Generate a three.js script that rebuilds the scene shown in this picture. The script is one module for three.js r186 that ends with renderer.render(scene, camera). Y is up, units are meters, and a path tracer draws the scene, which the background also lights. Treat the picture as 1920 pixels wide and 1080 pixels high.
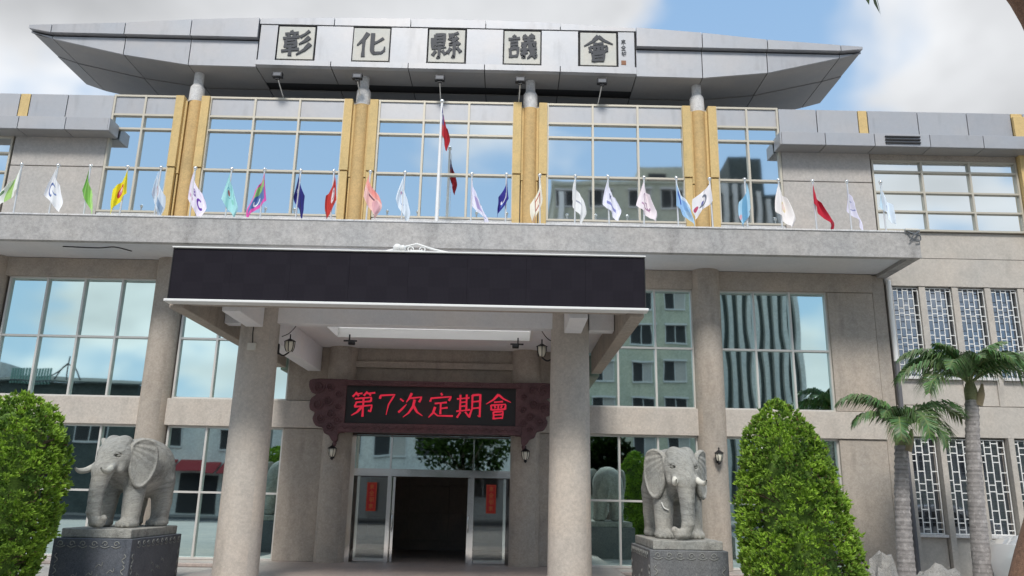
import * as THREE from 'three';
import { mergeGeometries, toCreasedNormals } from 'three/addons/utils/BufferGeometryUtils.js';
import { RoundedBoxGeometry } from 'three/addons/geometries/RoundedBoxGeometry.js';

// ---------- camera, sky, sun, exposure ----------
const scene = new THREE.Scene();
const camera = new THREE.PerspectiveCamera(40.02, 16 / 9, 0.1, 600);
{
  const P = THREE.MathUtils.degToRad(14.75), R = 0.0205;
  const r0 = new THREE.Vector3(1, 0, 0), f0 = new THREE.Vector3(0, Math.sin(P), -Math.cos(P)), u0 = new THREE.Vector3().crossVectors(r0, f0);
  const r = r0.clone().multiplyScalar(Math.cos(R)).addScaledVector(u0, Math.sin(R));
  const u = u0.clone().multiplyScalar(Math.cos(R)).addScaledVector(r0, -Math.sin(R));
  camera.position.set(0, 1.55, 18.1);
  camera.quaternion.setFromRotationMatrix(new THREE.Matrix4().makeBasis(r, u, f0.clone().negate()));
}
const renderer = new THREE.WebGLRenderer({ antialias: true });
renderer.toneMapping = THREE.LinearToneMapping;
renderer.toneMappingExposure = 1.5;
renderer.shadowMap.enabled = true;

let seedState = 12345;
function rnd() { seedState = (seedState + 0x6d2b79f5) | 0; let t = Math.imul(seedState ^ (seedState >>> 15), 1 | seedState); t = (t + Math.imul(t ^ (t >>> 7), 61 | t)) ^ t; return ((t ^ (t >>> 14)) >>> 0) / 4294967296; }
const rr = (a, b) => a + (b - a) * rnd();
const clamp = (x, a = 0, b = 1) => Math.min(b, Math.max(a, x));
const mix = (a, b, t) => a + (b - a) * t;
const sstep = (a, b, x) => { const t = clamp((x - a) / (b - a)); return t * t * (3 - 2 * t); };
function hash3(x, y, z) { let h = Math.imul(x, 374761393) ^ Math.imul(y, 668265263) ^ Math.imul(z, 2147483647 - 1274126177); h = Math.imul(h ^ (h >>> 13), 1274126177); h ^= h >>> 16; return (h >>> 0) / 4294967296; }
function vnoise(x, y, z = 0) {
  const xi = Math.floor(x), yi = Math.floor(y), zi = Math.floor(z); let u = x - xi, v = y - yi, w = z - zi;
  u = u * u * (3 - 2 * u); v = v * v * (3 - 2 * v); w = w * w * (3 - 2 * w);
  const l = (a, b, t) => a + (b - a) * t;
  return l(l(l(hash3(xi, yi, zi), hash3(xi + 1, yi, zi), u), l(hash3(xi, yi + 1, zi), hash3(xi + 1, yi + 1, zi), u), v),
    l(l(hash3(xi, yi, zi + 1), hash3(xi + 1, yi, zi + 1), u), l(hash3(xi, yi + 1, zi + 1), hash3(xi + 1, yi + 1, zi + 1), u), v), w);
}
function fbm(x, y, z, o) { let s = 0, a = 0.5, t = 0; for (let i = 0; i < o; i++) { s += a * vnoise(x, y, z); t += a; a *= 0.5; x = x * 2.03 + 11.3; y = y * 2.03 + 5.7; z = z * 2.03 + 3.1; } return s / t; }
{
  const W = 1024, H = 512, data = new Float32Array(W * H * 4);
  const bump = (a, e, a0, e0, sa, se) => { let d = a - a0; if (d > 180) d -= 360; if (d < -180) d += 360; return Math.exp(-d * d / (2 * sa * sa) - (e - e0) * (e - e0) / (2 * se * se)); };
  for (let j = 0; j < H; j++) {
    const el = ((j + 0.5) / H - 0.5) * Math.PI, sy = Math.sin(el), cy = Math.cos(el), elD = el * 180 / Math.PI;
    for (let i = 0; i < W; i++) {
      const ph = ((i + 0.5) / W - 0.5) * 2 * Math.PI;            // equirect u: direction = (cos ph, ., sin ph)
      const dx = Math.cos(ph) * cy, dz = Math.sin(ph) * cy, az = Math.atan2(dx, -dz) * 180 / Math.PI;   // az 0 = straight into the picture, + to the right
      const o = (j * W + i) * 4;
      const h = Math.max(0, sy);
      const hh = Math.pow(h, 0.6); let r = mix(0.43, 0.11, hh), g = mix(0.54, 0.25, hh), b = mix(0.62, 0.48, hh);
      if (sy > -0.02) {
        const k = 1 / (h + 0.28), px = dx * k, pz = dz * k;
        const warp = fbm(px * 1.3 + 4, pz * 1.3 + 9, 2.5, 3) - 0.5;
        const n = fbm(px * 2.3 + warp * 1.2 + 20, pz * 2.3 - warp * 1.2 + 31, 1.7, 7);
        let cov = 0.02 + 0.10 * (fbm(px * 0.55 + 70, pz * 0.55 + 3, 5.5, 2) - 0.5)
          + 0.17 * bump(az, elD, -14, 36, 15, 14) - 0.2 * bump(az, elD, 18, 31, 8, 10) + 0.2 * bump(az, elD, 35, 33, 8, 14) - 0.03 * bump(az, elD, 180, 30, 70, 30);
        const d = sstep(0.49, 0.63, n + cov);
        const lum = 0.54 * mix(0.68, 1.08, clamp(fbm(px * 3.4 + 50, pz * 3.4 + 8, 9, 6) * 3 - 1)) * mix(1.14, 0.88, sstep(0.54, 0.8, n + cov)) * (0.86 + 0.28 * n);
        r = mix(r, lum * 0.98, d); g = mix(g, lum * 1.0, d); b = mix(b, lum * 1.03, d);
      } else { r = 0.2; g = 0.2; b = 0.2; }
      data[o] = r; data[o + 1] = g; data[o + 2] = b; data[o + 3] = 1;
    }
  }
  const t = new THREE.DataTexture(data, W, H, THREE.RGBAFormat, THREE.FloatType);
  t.mapping = THREE.EquirectangularReflectionMapping; t.magFilter = THREE.LinearFilter; t.minFilter = THREE.LinearFilter; t.needsUpdate = true;
  scene.background = t; scene.environment = t;
}
const sun = new THREE.DirectionalLight(new THREE.Color(1, 0.96, 0.9), 2.1);
sun.position.set(-4, 34, 28); sun.target.position.set(-1, 3, 0);
sun.castShadow = true; sun.shadow.radius = 28; sun.shadow.mapSize.set(2048, 2048);
Object.assign(sun.shadow.camera, { left: -40, right: 40, top: 40, bottom: -40, near: 1, far: 140 });
scene.add(sun, sun.target);

// ---------- helpers ----------
const taken = new Map();
function numbered(n) { const k = taken.get(n) || 0; taken.set(n, k + 1); return k ? n + '_' + String(k).padStart(3, '0') : n; }
function boxUV(g) {
  if (g.index) g = g.toNonIndexed();
  const p = g.attributes.position, n = g.attributes.normal, uv = new Float32Array(p.count * 2);
  for (let i = 0; i < p.count; i += 3) {
    let a = 0, b = 0, c = 0; for (let k = 0; k < 3; k++) { a += n.getX(i + k); b += n.getY(i + k); c += n.getZ(i + k); }
    a = Math.abs(a); b = Math.abs(b); c = Math.abs(c);
    for (let k = 0; k < 3; k++) {
      const x = p.getX(i + k), y = p.getY(i + k), z = p.getZ(i + k);
      if (c >= a && c >= b) { uv[2 * (i + k)] = x; uv[2 * (i + k) + 1] = y; } else if (a >= b) { uv[2 * (i + k)] = z; uv[2 * (i + k) + 1] = y; } else { uv[2 * (i + k)] = x; uv[2 * (i + k) + 1] = z; }
    }
  }
  g.setAttribute('uv', new THREE.BufferAttribute(uv, 2));
  for (const k of Object.keys(g.attributes)) if (!['position', 'normal', 'uv', 'color'].includes(k)) g.deleteAttribute(k);
  return g;
}
const flat = (gs) => { gs = (Array.isArray(gs) ? gs : [gs]).map((g) => boxUV(g)); return gs.length > 1 ? mergeGeometries(gs) : gs[0]; };
function mesh(name, geoms, mat, parent, keepUV) {
  let g = keepUV ? (Array.isArray(geoms) ? mergeGeometries(geoms) : geoms) : flat(geoms);
  const m = new THREE.Mesh(g, mat); m.castShadow = m.receiveShadow = true;
  m.name = parent ? name : numbered(name); (parent || scene).add(m); return m;
}
function tag(o, label, category, group) { o.userData.label = label; o.userData.category = category; if (group) o.userData.group = group; return o; }
function struct(o) { o.userData.kind = 'structure'; return o; }
function thing(name, label, category, pos = [0, 0, 0], turn = 0, group) { const o = new THREE.Group(); o.name = numbered(name); scene.add(o); o.position.set(...pos); o.rotation.y = turn; return tag(o, label, category, group); }
const B = (x0, x1, y0, y1, z0, z1) => new THREE.BoxGeometry(x1 - x0, y1 - y0, z1 - z0).translate((x0 + x1) / 2, (y0 + y1) / 2, (z0 + z1) / 2);
const RB = (x0, x1, y0, y1, z0, z1, r = 0.012) => new RoundedBoxGeometry(x1 - x0, y1 - y0, z1 - z0, 2, r).translate((x0 + x1) / 2, (y0 + y1) / 2, (z0 + z1) / 2);
const CYL = (x, z, r0, r1, y0, y1, n = 32) => new THREE.CylinderGeometry(r1, r0, y1 - y0, n).translate(x, (y0 + y1) / 2, z);
function tube(pts, r, n = 24, k = 8, closed = false) { return new THREE.TubeGeometry(new THREE.CatmullRomCurve3(pts.map((p) => new THREE.Vector3(...p)), closed), n, r, k, closed); }
function taperTube(pts, radii, n = 24, k = 10) {
  const c = new THREE.CatmullRomCurve3(pts.map((p) => new THREE.Vector3(...p))), g = new THREE.TubeGeometry(c, n, 1, k, false), p = g.attributes.position;
  for (let i = 0; i <= n; i++) {
    const t = i / n, f = t * (radii.length - 1), a = Math.floor(Math.min(f, radii.length - 1.0001)), R = mix(radii[a], radii[a + 1], f - a), q = c.getPointAt(t);
    for (let j = 0; j <= k; j++) { const o = i * (k + 1) + j; p.setXYZ(o, q.x + (p.getX(o) - q.x) * R, q.y + (p.getY(o) - q.y) * R, q.z + (p.getZ(o) - q.z) * R); }
  }
  g.computeVertexNormals(); return g;
}
// prism between a quad and its copy pushed back by vector d
function quadPrism(a, b, c, d, push) {
  const f = [a, b, c, d], k = f.map((p) => [p[0] + push[0], p[1] + push[1], p[2] + push[2]]), v = [];
  const q = (p0, p1, p2, p3) => v.push(...p0, ...p1, ...p2, ...p0, ...p2, ...p3);
  q(f[0], f[1], f[2], f[3]); q(k[3], k[2], k[1], k[0]);
  for (let i = 0; i < 4; i++) { const j = (i + 1) % 4; q(f[j], f[i], k[i], k[j]); }
  const g = new THREE.BufferGeometry(); g.setAttribute('position', new THREE.BufferAttribute(new Float32Array(v), 3)); g.computeVertexNormals();
  g.setAttribute('uv', new THREE.BufferAttribute(new Float32Array(v.length / 3 * 2), 2)); return g;
}
// ---------- textures and materials ----------
const lin2s = (c) => { c = clamp(c); return 255 * (c <= 0.0031308 ? 12.92 * c : 1.055 * Math.pow(c, 1 / 2.4) - 0.055); };
function tex(n, metres, fn, srgb = true) {
  const d = new Uint8Array(n * n * 4);
  for (let j = 0; j < n; j++) for (let i = 0; i < n; i++) { const c = fn(i / n, j / n), o = (j * n + i) * 4; for (let k = 0; k < 3; k++) d[o + k] = srgb ? lin2s(c[k]) : 255 * clamp(c[k]); d[o + 3] = 255; }
  const t = new THREE.DataTexture(d, n, n); t.wrapS = t.wrapT = THREE.RepeatWrapping; t.magFilter = THREE.LinearFilter; t.minFilter = THREE.LinearMipmapLinearFilter; t.generateMipmaps = true;
  if (srgb) t.colorSpace = THREE.SRGBColorSpace; t.repeat.set(1 / metres, 1 / metres); t.needsUpdate = true; return t;
}
// tileable fbm on the unit square
function tn(u, v, f, o, s = 0) {
  const a = (x, y) => fbm(x * f + s, y * f + s * 1.7, s, o);
  const wu = sstep(0.8, 1, u), wv = sstep(0.8, 1, v);
  if (!wu && !wv) return a(u, v);
  return mix(mix(a(u, v), a(u - 1, v), wu), mix(a(u, v - 1), a(u - 1, v - 1), wu), wv);
}
function grainTex(rgb, o = {}) {
  const { n = 448, m = 4, speck = 0.16, blotch = 0.16, streak = 0, seed = 1, hue = 0.03 } = o;
  return tex(n, m, (u, v) => {
    const s = hash3(Math.floor(u * n), Math.floor(v * n), seed), b = tn(u, v, 5, 4, seed) - 0.5, c = tn(u, v, 34, 2, seed + 7) - 0.5, c2 = vnoise((u * 110) % 110, (v * 110) % 110, seed) - 0.5;
    const st = streak ? sstep(0.5, 0.8, tn(u, v * 0.18, 22, 4, seed + 13)) * sstep(0.35, 0.7, tn(u, v, 6, 3, seed + 4)) : 0;
    const k = 1 + (s - 0.5) * speck * 2 + b * blotch * 2 + c * blotch * 1.3 + c2 * speck * 1.6 - st * streak;
    return [rgb[0] * k * (1 + hue * b * 3), rgb[1] * k, rgb[2] * k * (1 - hue * b * 3)];
  });
}
const grainBump = tex(512, 0.8, (u, v) => { const s = hash3(Math.floor(u * 512), Math.floor(v * 512), 9) * 0.45 + tn(u, v, 60, 2, 3) * 0.55; return [s, s, s]; }, false);
const wavyBump = tex(256, 6, (u, v) => { const s = tn(u, v, 4, 3, 21); return [s, s, s]; }, false);
const std = (o) => new THREE.MeshStandardMaterial(o);
const C = (r, g, b) => new THREE.Color().setRGB(r, g, b);
const M = {};
M.stone = std({ map: grainTex([0.415, 0.362, 0.307], { seed: 1, m: 3.1, speck: 0.11, blotch: 0.11, streak: 0.14 }), bumpMap: grainBump, bumpScale: 0.004, roughness: 0.92 });
M.stoneLight = std({ map: grainTex([0.52, 0.47, 0.415], { seed: 2, m: 3.7, speck: 0.1, blotch: 0.09, streak: 0.14 }), bumpMap: grainBump, bumpScale: 0.004, roughness: 0.92 });
M.wing = std({ map: grainTex([0.47, 0.435, 0.39], { seed: 3, m: 4.3, speck: 0.08, blotch: 0.1, streak: 0.12 }), bumpMap: grainBump, bumpScale: 0.002, roughness: 0.9 });
M.greyPanelWall = std({ map: grainTex([0.45, 0.425, 0.4], { seed: 4, m: 4.9, speck: 0.1, blotch: 0.08 }), roughness: 0.9 });
M.slab = std({ map: grainTex([0.36, 0.355, 0.35], { seed: 5, m: 5.3, blotch: 0.2, streak: 0.45 }), bumpMap: grainBump, bumpScale: 0.003, roughness: 0.9 });
M.coping = std({ map: grainTex([0.62, 0.61, 0.6], { seed: 6, m: 2.3, blotch: 0.12, streak: 0.12 }), roughness: 0.8 });
M.soffit = std({ map: grainTex([0.66, 0.66, 0.67], { seed: 7, m: 6, speck: 0.03, blotch: 0.05 }), roughness: 0.9 });
M.white = std({ map: grainTex([0.8, 0.8, 0.81], { seed: 8, m: 3, speck: 0.03, blotch: 0.04 }), roughness: 0.75 });
M.gold = std({ map: grainTex([0.62, 0.45, 0.2], { seed: 9, m: 2.6, speck: 0.09, blotch: 0.09, streak: 0.1 }), roughness: 0.75 });
M.goldCol = std({ map: grainTex([0.55, 0.38, 0.17], { seed: 10, m: 2.9, speck: 0.12, blotch: 0.1, streak: 0.12 }), bumpMap: grainBump, bumpScale: 0.002, roughness: 0.8 });
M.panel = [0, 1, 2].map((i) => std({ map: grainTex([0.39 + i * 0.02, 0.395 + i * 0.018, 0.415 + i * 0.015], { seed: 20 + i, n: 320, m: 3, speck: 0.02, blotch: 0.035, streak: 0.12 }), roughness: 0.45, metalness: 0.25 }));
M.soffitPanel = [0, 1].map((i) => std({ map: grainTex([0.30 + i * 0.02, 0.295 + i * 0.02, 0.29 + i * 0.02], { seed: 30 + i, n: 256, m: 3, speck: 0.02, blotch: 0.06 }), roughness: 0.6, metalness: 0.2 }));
M.dark = std({ color: C(0.03, 0.03, 0.032), roughness: 0.8 });
M.alu = std({ color: C(0.66, 0.64, 0.6), roughness: 0.4, metalness: 0.35 });
M.aluTan = std({ color: C(0.52, 0.48, 0.4), roughness: 0.5, metalness: 0.25 });
M.steel = std({ color: C(0.82, 0.82, 0.8), roughness: 0.12, metalness: 1, bumpMap: wavyBump, bumpScale: 0.03 });
M.blackMetal = std({ color: C(0.018, 0.018, 0.02), roughness: 0.45, metalness: 0.3 });
M.paintWhite = std({ color: C(0.78, 0.78, 0.76), roughness: 0.45 });
M.plastic = std({ color: C(0.6, 0.58, 0.52), roughness: 0.5 });
M.glassUp = std({ color: C(0.82, 0.88, 0.9), metalness: 1, roughness: 0.03 });
M.glassMid = std({ color: C(0.67, 0.85, 0.84), metalness: 1, roughness: 0.02 });
M.glassGreen = M.glassMid;
M.glassLow = M.glassMid;
M.glassDark = std({ color: C(0.26, 0.29, 0.33), metalness: 0.9, roughness: 0.04 });
M.glassDoor = new THREE.MeshPhysicalMaterial({ color: C(0.9, 0.95, 0.94), transmission: 1, thickness: 0, roughness: 0.02, ior: 1.9 });
M.globe = std({ color: C(0.78, 0.74, 0.62), roughness: 0.4 });
M.skylight = new THREE.MeshPhysicalMaterial({ color: C(0.97, 0.97, 0.97), roughness: 1, transmission: 0.85, thickness: 0 });
// ---------- the setting: ground ----------
{
  const g = mesh('plaza_ground', B(-150, 150, -0.3, 0, -120, 23), std({ map: grainTex([0.34, 0.32, 0.3], { seed: 40, m: 5, blotch: 0.15 }), roughness: 0.9 })); struct(g);
  struct(mesh('road', B(-150, 150, -0.3, -0.12, 23, 33.2), std({ map: grainTex([0.06, 0.06, 0.062], { seed: 41, m: 4, blotch: 0.2 }), roughness: 0.9 })));
  struct(mesh('far_pavement', B(-150, 150, -0.3, 0, 33.2, 200), std({ map: grainTex([0.3, 0.29, 0.28], { seed: 42, m: 4, blotch: 0.15 }), roughness: 0.9 })));
  struct(mesh('lane_marking', [0, 1, 2, 3, 4, 5, 6, 7, 8].map((i) => B(-40 + i * 10, -36 + i * 10, -0.12, -0.114, 28, 28.15)), M.paintWhite));
}
// ---------- the building ----------
const bld = thing('assembly_building', 'wide three-storey council building with gold pilasters and winged grey roof canopy', 'building');
const part = (name, geoms, mat, parent = bld) => mesh(name, geoms, mat, parent);
const COLX = [-12.33, -8.1, -3.87, 0.37, 4.6];
// solid core behind the facade, hollow only round the lobby
part('core_wall', [B(-30, -5.2, 0, 11.05, -14, -0.32), B(2, 30, 0, 11.05, -14, -0.34), B(-5.2, 2, 3.5, 11.05, -14, -0.32), B(-5.2, 2, 0, 3.5, -14, -4.6)], M.greyPanelWall);
part('porch_floor', [RB(-5.7, 2.35, 0.0, 0.09, -4.6, 6.1, 0.02), RB(-14, -5.71, 0, 0.08, -0.35, 0.75, 0.02), RB(2.36, 8.85, 0, 0.08, -0.35, 0.75, 0.02)], std({ map: grainTex([0.36, 0.3, 0.27], { seed: 44, m: 2.5 }), roughness: 0.55 }));
// curved, very slightly bulging panes
function paneGeo(x0, x1, y0, y1, z, bulge = 0.0005, one = false) {
  const w = x1 - x0, h = y1 - y0, n = 10, g = new THREE.PlaneGeometry(w, h, n, n), p = g.attributes.position;
  const b = (one ? rr(0.8, 1) : rr(-0.35, 1)) * bulge, tx = rr(-1, 1) * 0.0013, ty = rr(-1, 1) * 0.0013, s = rr(0, 50), wa = one ? 0.00012 : 0.0003;
  for (let i = 0; i < p.count; i++) {
    const x = p.getX(i), y = p.getY(i), X = 2 * x / w, Y = 2 * y / h;
    p.setZ(i, b * (1 - X * X) * (1 - Y * Y) + tx * x + ty * y + wa * (vnoise(x * 3 + s, y * 3 + s) - 0.5));
  }
  g.translate((x0 + x1) / 2, (y0 + y1) / 2, z); g.computeVertexNormals(); return g;
}
// a window: frame bars merged as the part, every pane a child
function windowUnit(xs, ys, z, glass, frameMat, o = {}) {
  const { bar = 0.045, deep = 0.07, skip = () => false, bulge, rowMat, one } = o, gs = [], n = xs.length - 1, m = ys.length - 1;
  for (let i = 0; i <= n; i++) gs.push(B(xs[i] - bar / 2, xs[i] + bar / 2, ys[0] - bar / 2, ys[m] + bar / 2, z - 0.03, z + deep));
  for (let j = 0; j <= m; j++) for (let i = 0; i < n; i++) gs.push(B(xs[i] + bar / 2, xs[i + 1] - bar / 2, ys[j] - bar / 2, ys[j] + bar / 2, z - 0.03, z + deep - 0.004));
  const w = part('window', gs, frameMat);
  for (let i = 0; i < n; i++) for (let j = 0; j < m; j++) {
    if (skip(i, j)) continue;
    const mt = rowMat && rowMat(i, j), e = bar / 2;
    if (mt) { mesh('panel', B(xs[i] + e, xs[i + 1] - e, ys[j] + e, ys[j + 1] - e, z - 0.02, z + 0.035), mt, w); continue; }
    mesh('pane', boxUV(paneGeo(xs[i] + e - 0.004, xs[i + 1] - e + 0.004, ys[j] + e - 0.004, ys[j + 1] - e + 0.004, z, bulge, one)), glass, w);
  }
  return w;
}
const split = (a, b, n) => Array.from({ length: n + 1 }, (_, i) => a + (b - a) * i / n);
// lower two storeys
for (const x of COLX) {
  part('column', CYL(x, -0.08, 0.33, 0.33, 0.085, 6.86, 48), M.stone);
}
const zw = -0.16;
for (const [y0, y1] of [[2.95, 3.56], [6.38, 6.83]]) {
  for (const [x0, x1] of [[-14, -12.6], [-12.06, -8.37], [-7.83, -4.14], [-3.6, 0.1], [0.64, 4.33], [4.87, 8.55]]) {
    if (y0 < 3 && x0 === -3.6) part('beam', RB(x0, x1, 2.9, 3.56, -0.3, -0.01), M.stone);
    else part('beam', RB(x0, x1, y0, y1, -0.3, y0 < 3 ? 0.02 : 0), y0 < 3 ? M.stoneLight : M.stone);
  }
}
part('beam', RB(-3.6, 0.1, 4.35, 4.5, -0.29, 0.03), M.stone);
part('wall', B(-3.55, 0.05, 3.57, 6.37, -0.3, -0.08), M.stone);
for (const [x0, x1] of [[-5.1, -4.17], [0.67, 1.6], [7.47, 8.54]]) {
  part('wall_panel', RB(x0, x1, 3.57, 6.37, -0.3, -0.02), M.stone);
  part('wall_panel', RB(x0, x1, 0.09, 2.94, -0.3, -0.02), M.stone);
}
part('corner_pier', [RB(8.56, 8.86, 0.02, 6.83, -0.33, -0.06)], M.stone);
const UL = [[-11.92, -8.36, 4], [-7.72, -5.12, 3], [1.62, 4.26, 3], [4.87, 7.45, 3]];
for (const [a, b, n] of UL) {
  windowUnit(split(a, b, n), [3.58, 4.965, 6.37], zw, a > 0 ? M.glassGreen : M.glassMid, M.alu, { bulge: a > 4 ? 0.0007 : 0.0005, one: a > 4 });
  windowUnit(split(a, b, n), [0.11, 1.5, 2.93], zw, M.glassLow, M.alu, { bulge: 0.0005 });
}
// drain pipe on the corner
part('drain_pipe', [CYL(8.95, -0.02, 0.055, 0.055, 4.75, 6.7, 16)], M.paintWhite);
part('drain_pipe', [CYL(8.95, -0.02, 0.05, 0.05, 0.02, 4.75, 16)], std({ color: C(0.12, 0.12, 0.13), roughness: 0.6 }));
// balcony slab with drip lip
part('balcony_slab', [B(-14, 8.7, 6.86, 7.28, -0.3, 1.46), B(-14, 8.93, 6.76, 7.33, 1.46, 1.62), B(8.7, 8.93, 6.76, 7.33, -0.3, 1.46)], M.slab);
part('soffit', B(-14, 8.68, 6.835, 6.858, 0.0, 1.4), M.soffit);
for (let i = 0, x = -14; x < 8.9; i++) { const x1 = Math.min(8.95, x + 2.1); part('coping', RB(x, x1 - 0.008, 7.332, 7.372, 1.4, 1.64, 0.01), M.coping); x = x1; }
part('coping', RB(8.7, 8.95, 7.333, 7.373, -0.1, 1.39, 0.01), M.coping);
part('soffit_cable', tube([[-10.2, 6.822, 0.95], [-9.4, 6.82, 0.9], [-9.0, 6.822, 0.98], [-8.75, 6.82, 0.7]], 0.012, 20, 5), M.dark);
// upper storey curtain wall
const zu = -0.05, YU = [8.04, 9.17, 10.22, 10.6, 11.12];
const bays = [[-10.08, -8.53, 2], [-7.67, -4.3, 3], [-3.42, -0.04, 3], [0.81, 4.19, 3], [5.03, 6.57, 2]];
bays.forEach(([a, b, n], bi) => {
  windowUnit(split(a, b, n), YU, zu, M.glassUp, M.aluTan, { bar: 0.05, bulge: bi > 2 ? 0.0007 : 0.0005, rowMat: (i, j) => (j === 3 ? M.panel[(i + bi) % 3] : null) });
  part('sill_wall', B(a - 0.02, b + 0.02, 7.29, 8.01, -0.3, 0.0), M.coping);
});
// gold pilasters: a recessed round shaft between two stepped fins
for (const x of COLX.slice(1)) {
  const pil = part('pilaster', [new THREE.CylinderGeometry(0.19, 0.19, 3.72, 40).translate(x + (x < -5 ? 0.04 : 0), 9.15, -0.12)], M.goldCol);
  for (const s of [-1, 1]) {
    const a = x + s * 0.425, b = x + s * 0.22, c = x + s * 0.16;
    const q = (u, v) => [Math.min(u, v), Math.max(u, v)];
    mesh('fin', [RB(...q(a, b), 9.2, 11.12, -0.25, 0.09, 0.008), RB(...q(a - s * 0.012, b + s * 0.012), 7.3, 9.18, -0.25, 0.06, 0.008)], M.gold, pil);
    mesh('reveal', [RB(...q(b - s * 0.002, c), 9.06, 11.02, -0.25, -0.01, 0.006), RB(...q(b - s * 0.014, c + s * 0.008), 7.3, 9.04, -0.25, -0.03, 0.006)], M.gold, pil);
  }
  const cap = part('capital', [CYL(x, -0.12, 0.185, 0.175, 11.01, 11.42, 32), CYL(x, -0.12, 0.175, 0.12, 11.42, 11.52, 32), CYL(x, -0.12, 0.12, 0.115, 11.52, 12.1, 32)], M.coping);
}
part('backing_wall', B(-14, 20, 7.28, 11.06, -0.32, -0.26), M.greyPanelWall);
// wings of the upper storey
part('wall_panel', RB(-12.4, -10.12, 9.19, 10.0, -0.26, 0), M.greyPanelWall);
part('wall_panel', RB(-12.4, -10.12, 7.29, 9.17, -0.26, 0), M.greyPanelWall);
part('wall_panel', RB(6.61, 8.8, 9.19, 10.0, -0.26, 0), M.greyPanelWall);
part('wall_panel', RB(6.61, 8.8, 7.29, 9.17, -0.26, 0), M.greyPanelWall);
windowUnit([-14.8, -13.6, -12.46], [8.0, 9.0, 9.5, 9.95], zu, M.glassUp, M.aluTan);
windowUnit([8.86, 10.07, 11.26, 12.42], [7.98, 8.46, 8.96, 9.5, 9.78], zu - 0.04, M.glassUp, M.aluTan);
part('lintel', B(8.82, 12.44, 9.81, 10.0, -0.26, -0.02), M.stone);
part('pilaster', RB(12.46, 12.75, 7.6, 11.0, -0.26, 0.1), M.gold);
windowUnit([12.8, 13.9, 15], [7.98, 8.46, 8.96, 9.5, 9.95], zu - 0.04, M.glassUp, M.aluTan);
// eaves and parapet panels of the wings
for (const [a, b, s] of [[-15, -9.92, -1], [6.5, 15, 1]]) {
  const e = part('eaves', [B(a, b, 9.99, 10.25, -0.26, 0.41)], M.dark);
  const js = s < 0 ? [-15, -13.35, -12.1, -10.95, -9.9] : [6.48, 7.55, 8.75, 10.1, 11.4, 12.6, 13.8, 15];
  for (let i = 0; i + 1 < js.length; i++) {
    mesh('panel', RB(js[i] + 0.008, js[i + 1] - 0.008, 9.95, 10.28, 0.41, 0.46, 0.006), M.panel[i % 3], e);
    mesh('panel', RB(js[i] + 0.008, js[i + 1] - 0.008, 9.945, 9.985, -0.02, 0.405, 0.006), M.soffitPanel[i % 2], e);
    mesh('panel', RB(js[i] + 0.008, js[i + 1] - 0.008, 10.252, 10.285, 0.06, 0.405, 0.006), M.panel[(i + 1) % 3], e);
  }
  if (s > 0) mesh('louvre', [0, 1, 2].map((i) => B(9.0, 9.85, 10.02 + i * 0.08, 10.05 + i * 0.08, 0.46, 0.5)), M.dark, e);
  else mesh('end_panel', RB(-9.905, -9.87, 9.95, 10.28, 0.0, 0.46, 0.006), M.panel[1], e);
  if (s > 0) mesh('end_panel', RB(6.445, 6.48, 9.95, 10.28, 0.0, 0.46, 0.006), M.panel[1], e);
  const ps = s < 0 ? [-15, -13.5, -12.46, -12.2, -11.26, -10.1] : [6.6, 7.56, 8.6, 8.84, 10.1, 11.34, 12.45, 12.75, 14];
  const par = part('parapet', B(ps[0], ps[ps.length - 1], 10.0, 11.06, -0.26, -0.03), M.dark);
  for (let i = 0; i + 1 < ps.length; i++) {
    const gold = ps[i + 1] - ps[i] < 0.35;
    mesh('panel', RB(ps[i] + 0.01, ps[i + 1] - 0.01, 10.29, 11.11, -0.03, 0.02, 0.006), gold ? M.gold : M.panel[(i + 1) % 3], par);
  }
}
part('roof', B(-30, 30, 11.06, 11.1, -14, -0.1), M.slab);
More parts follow.
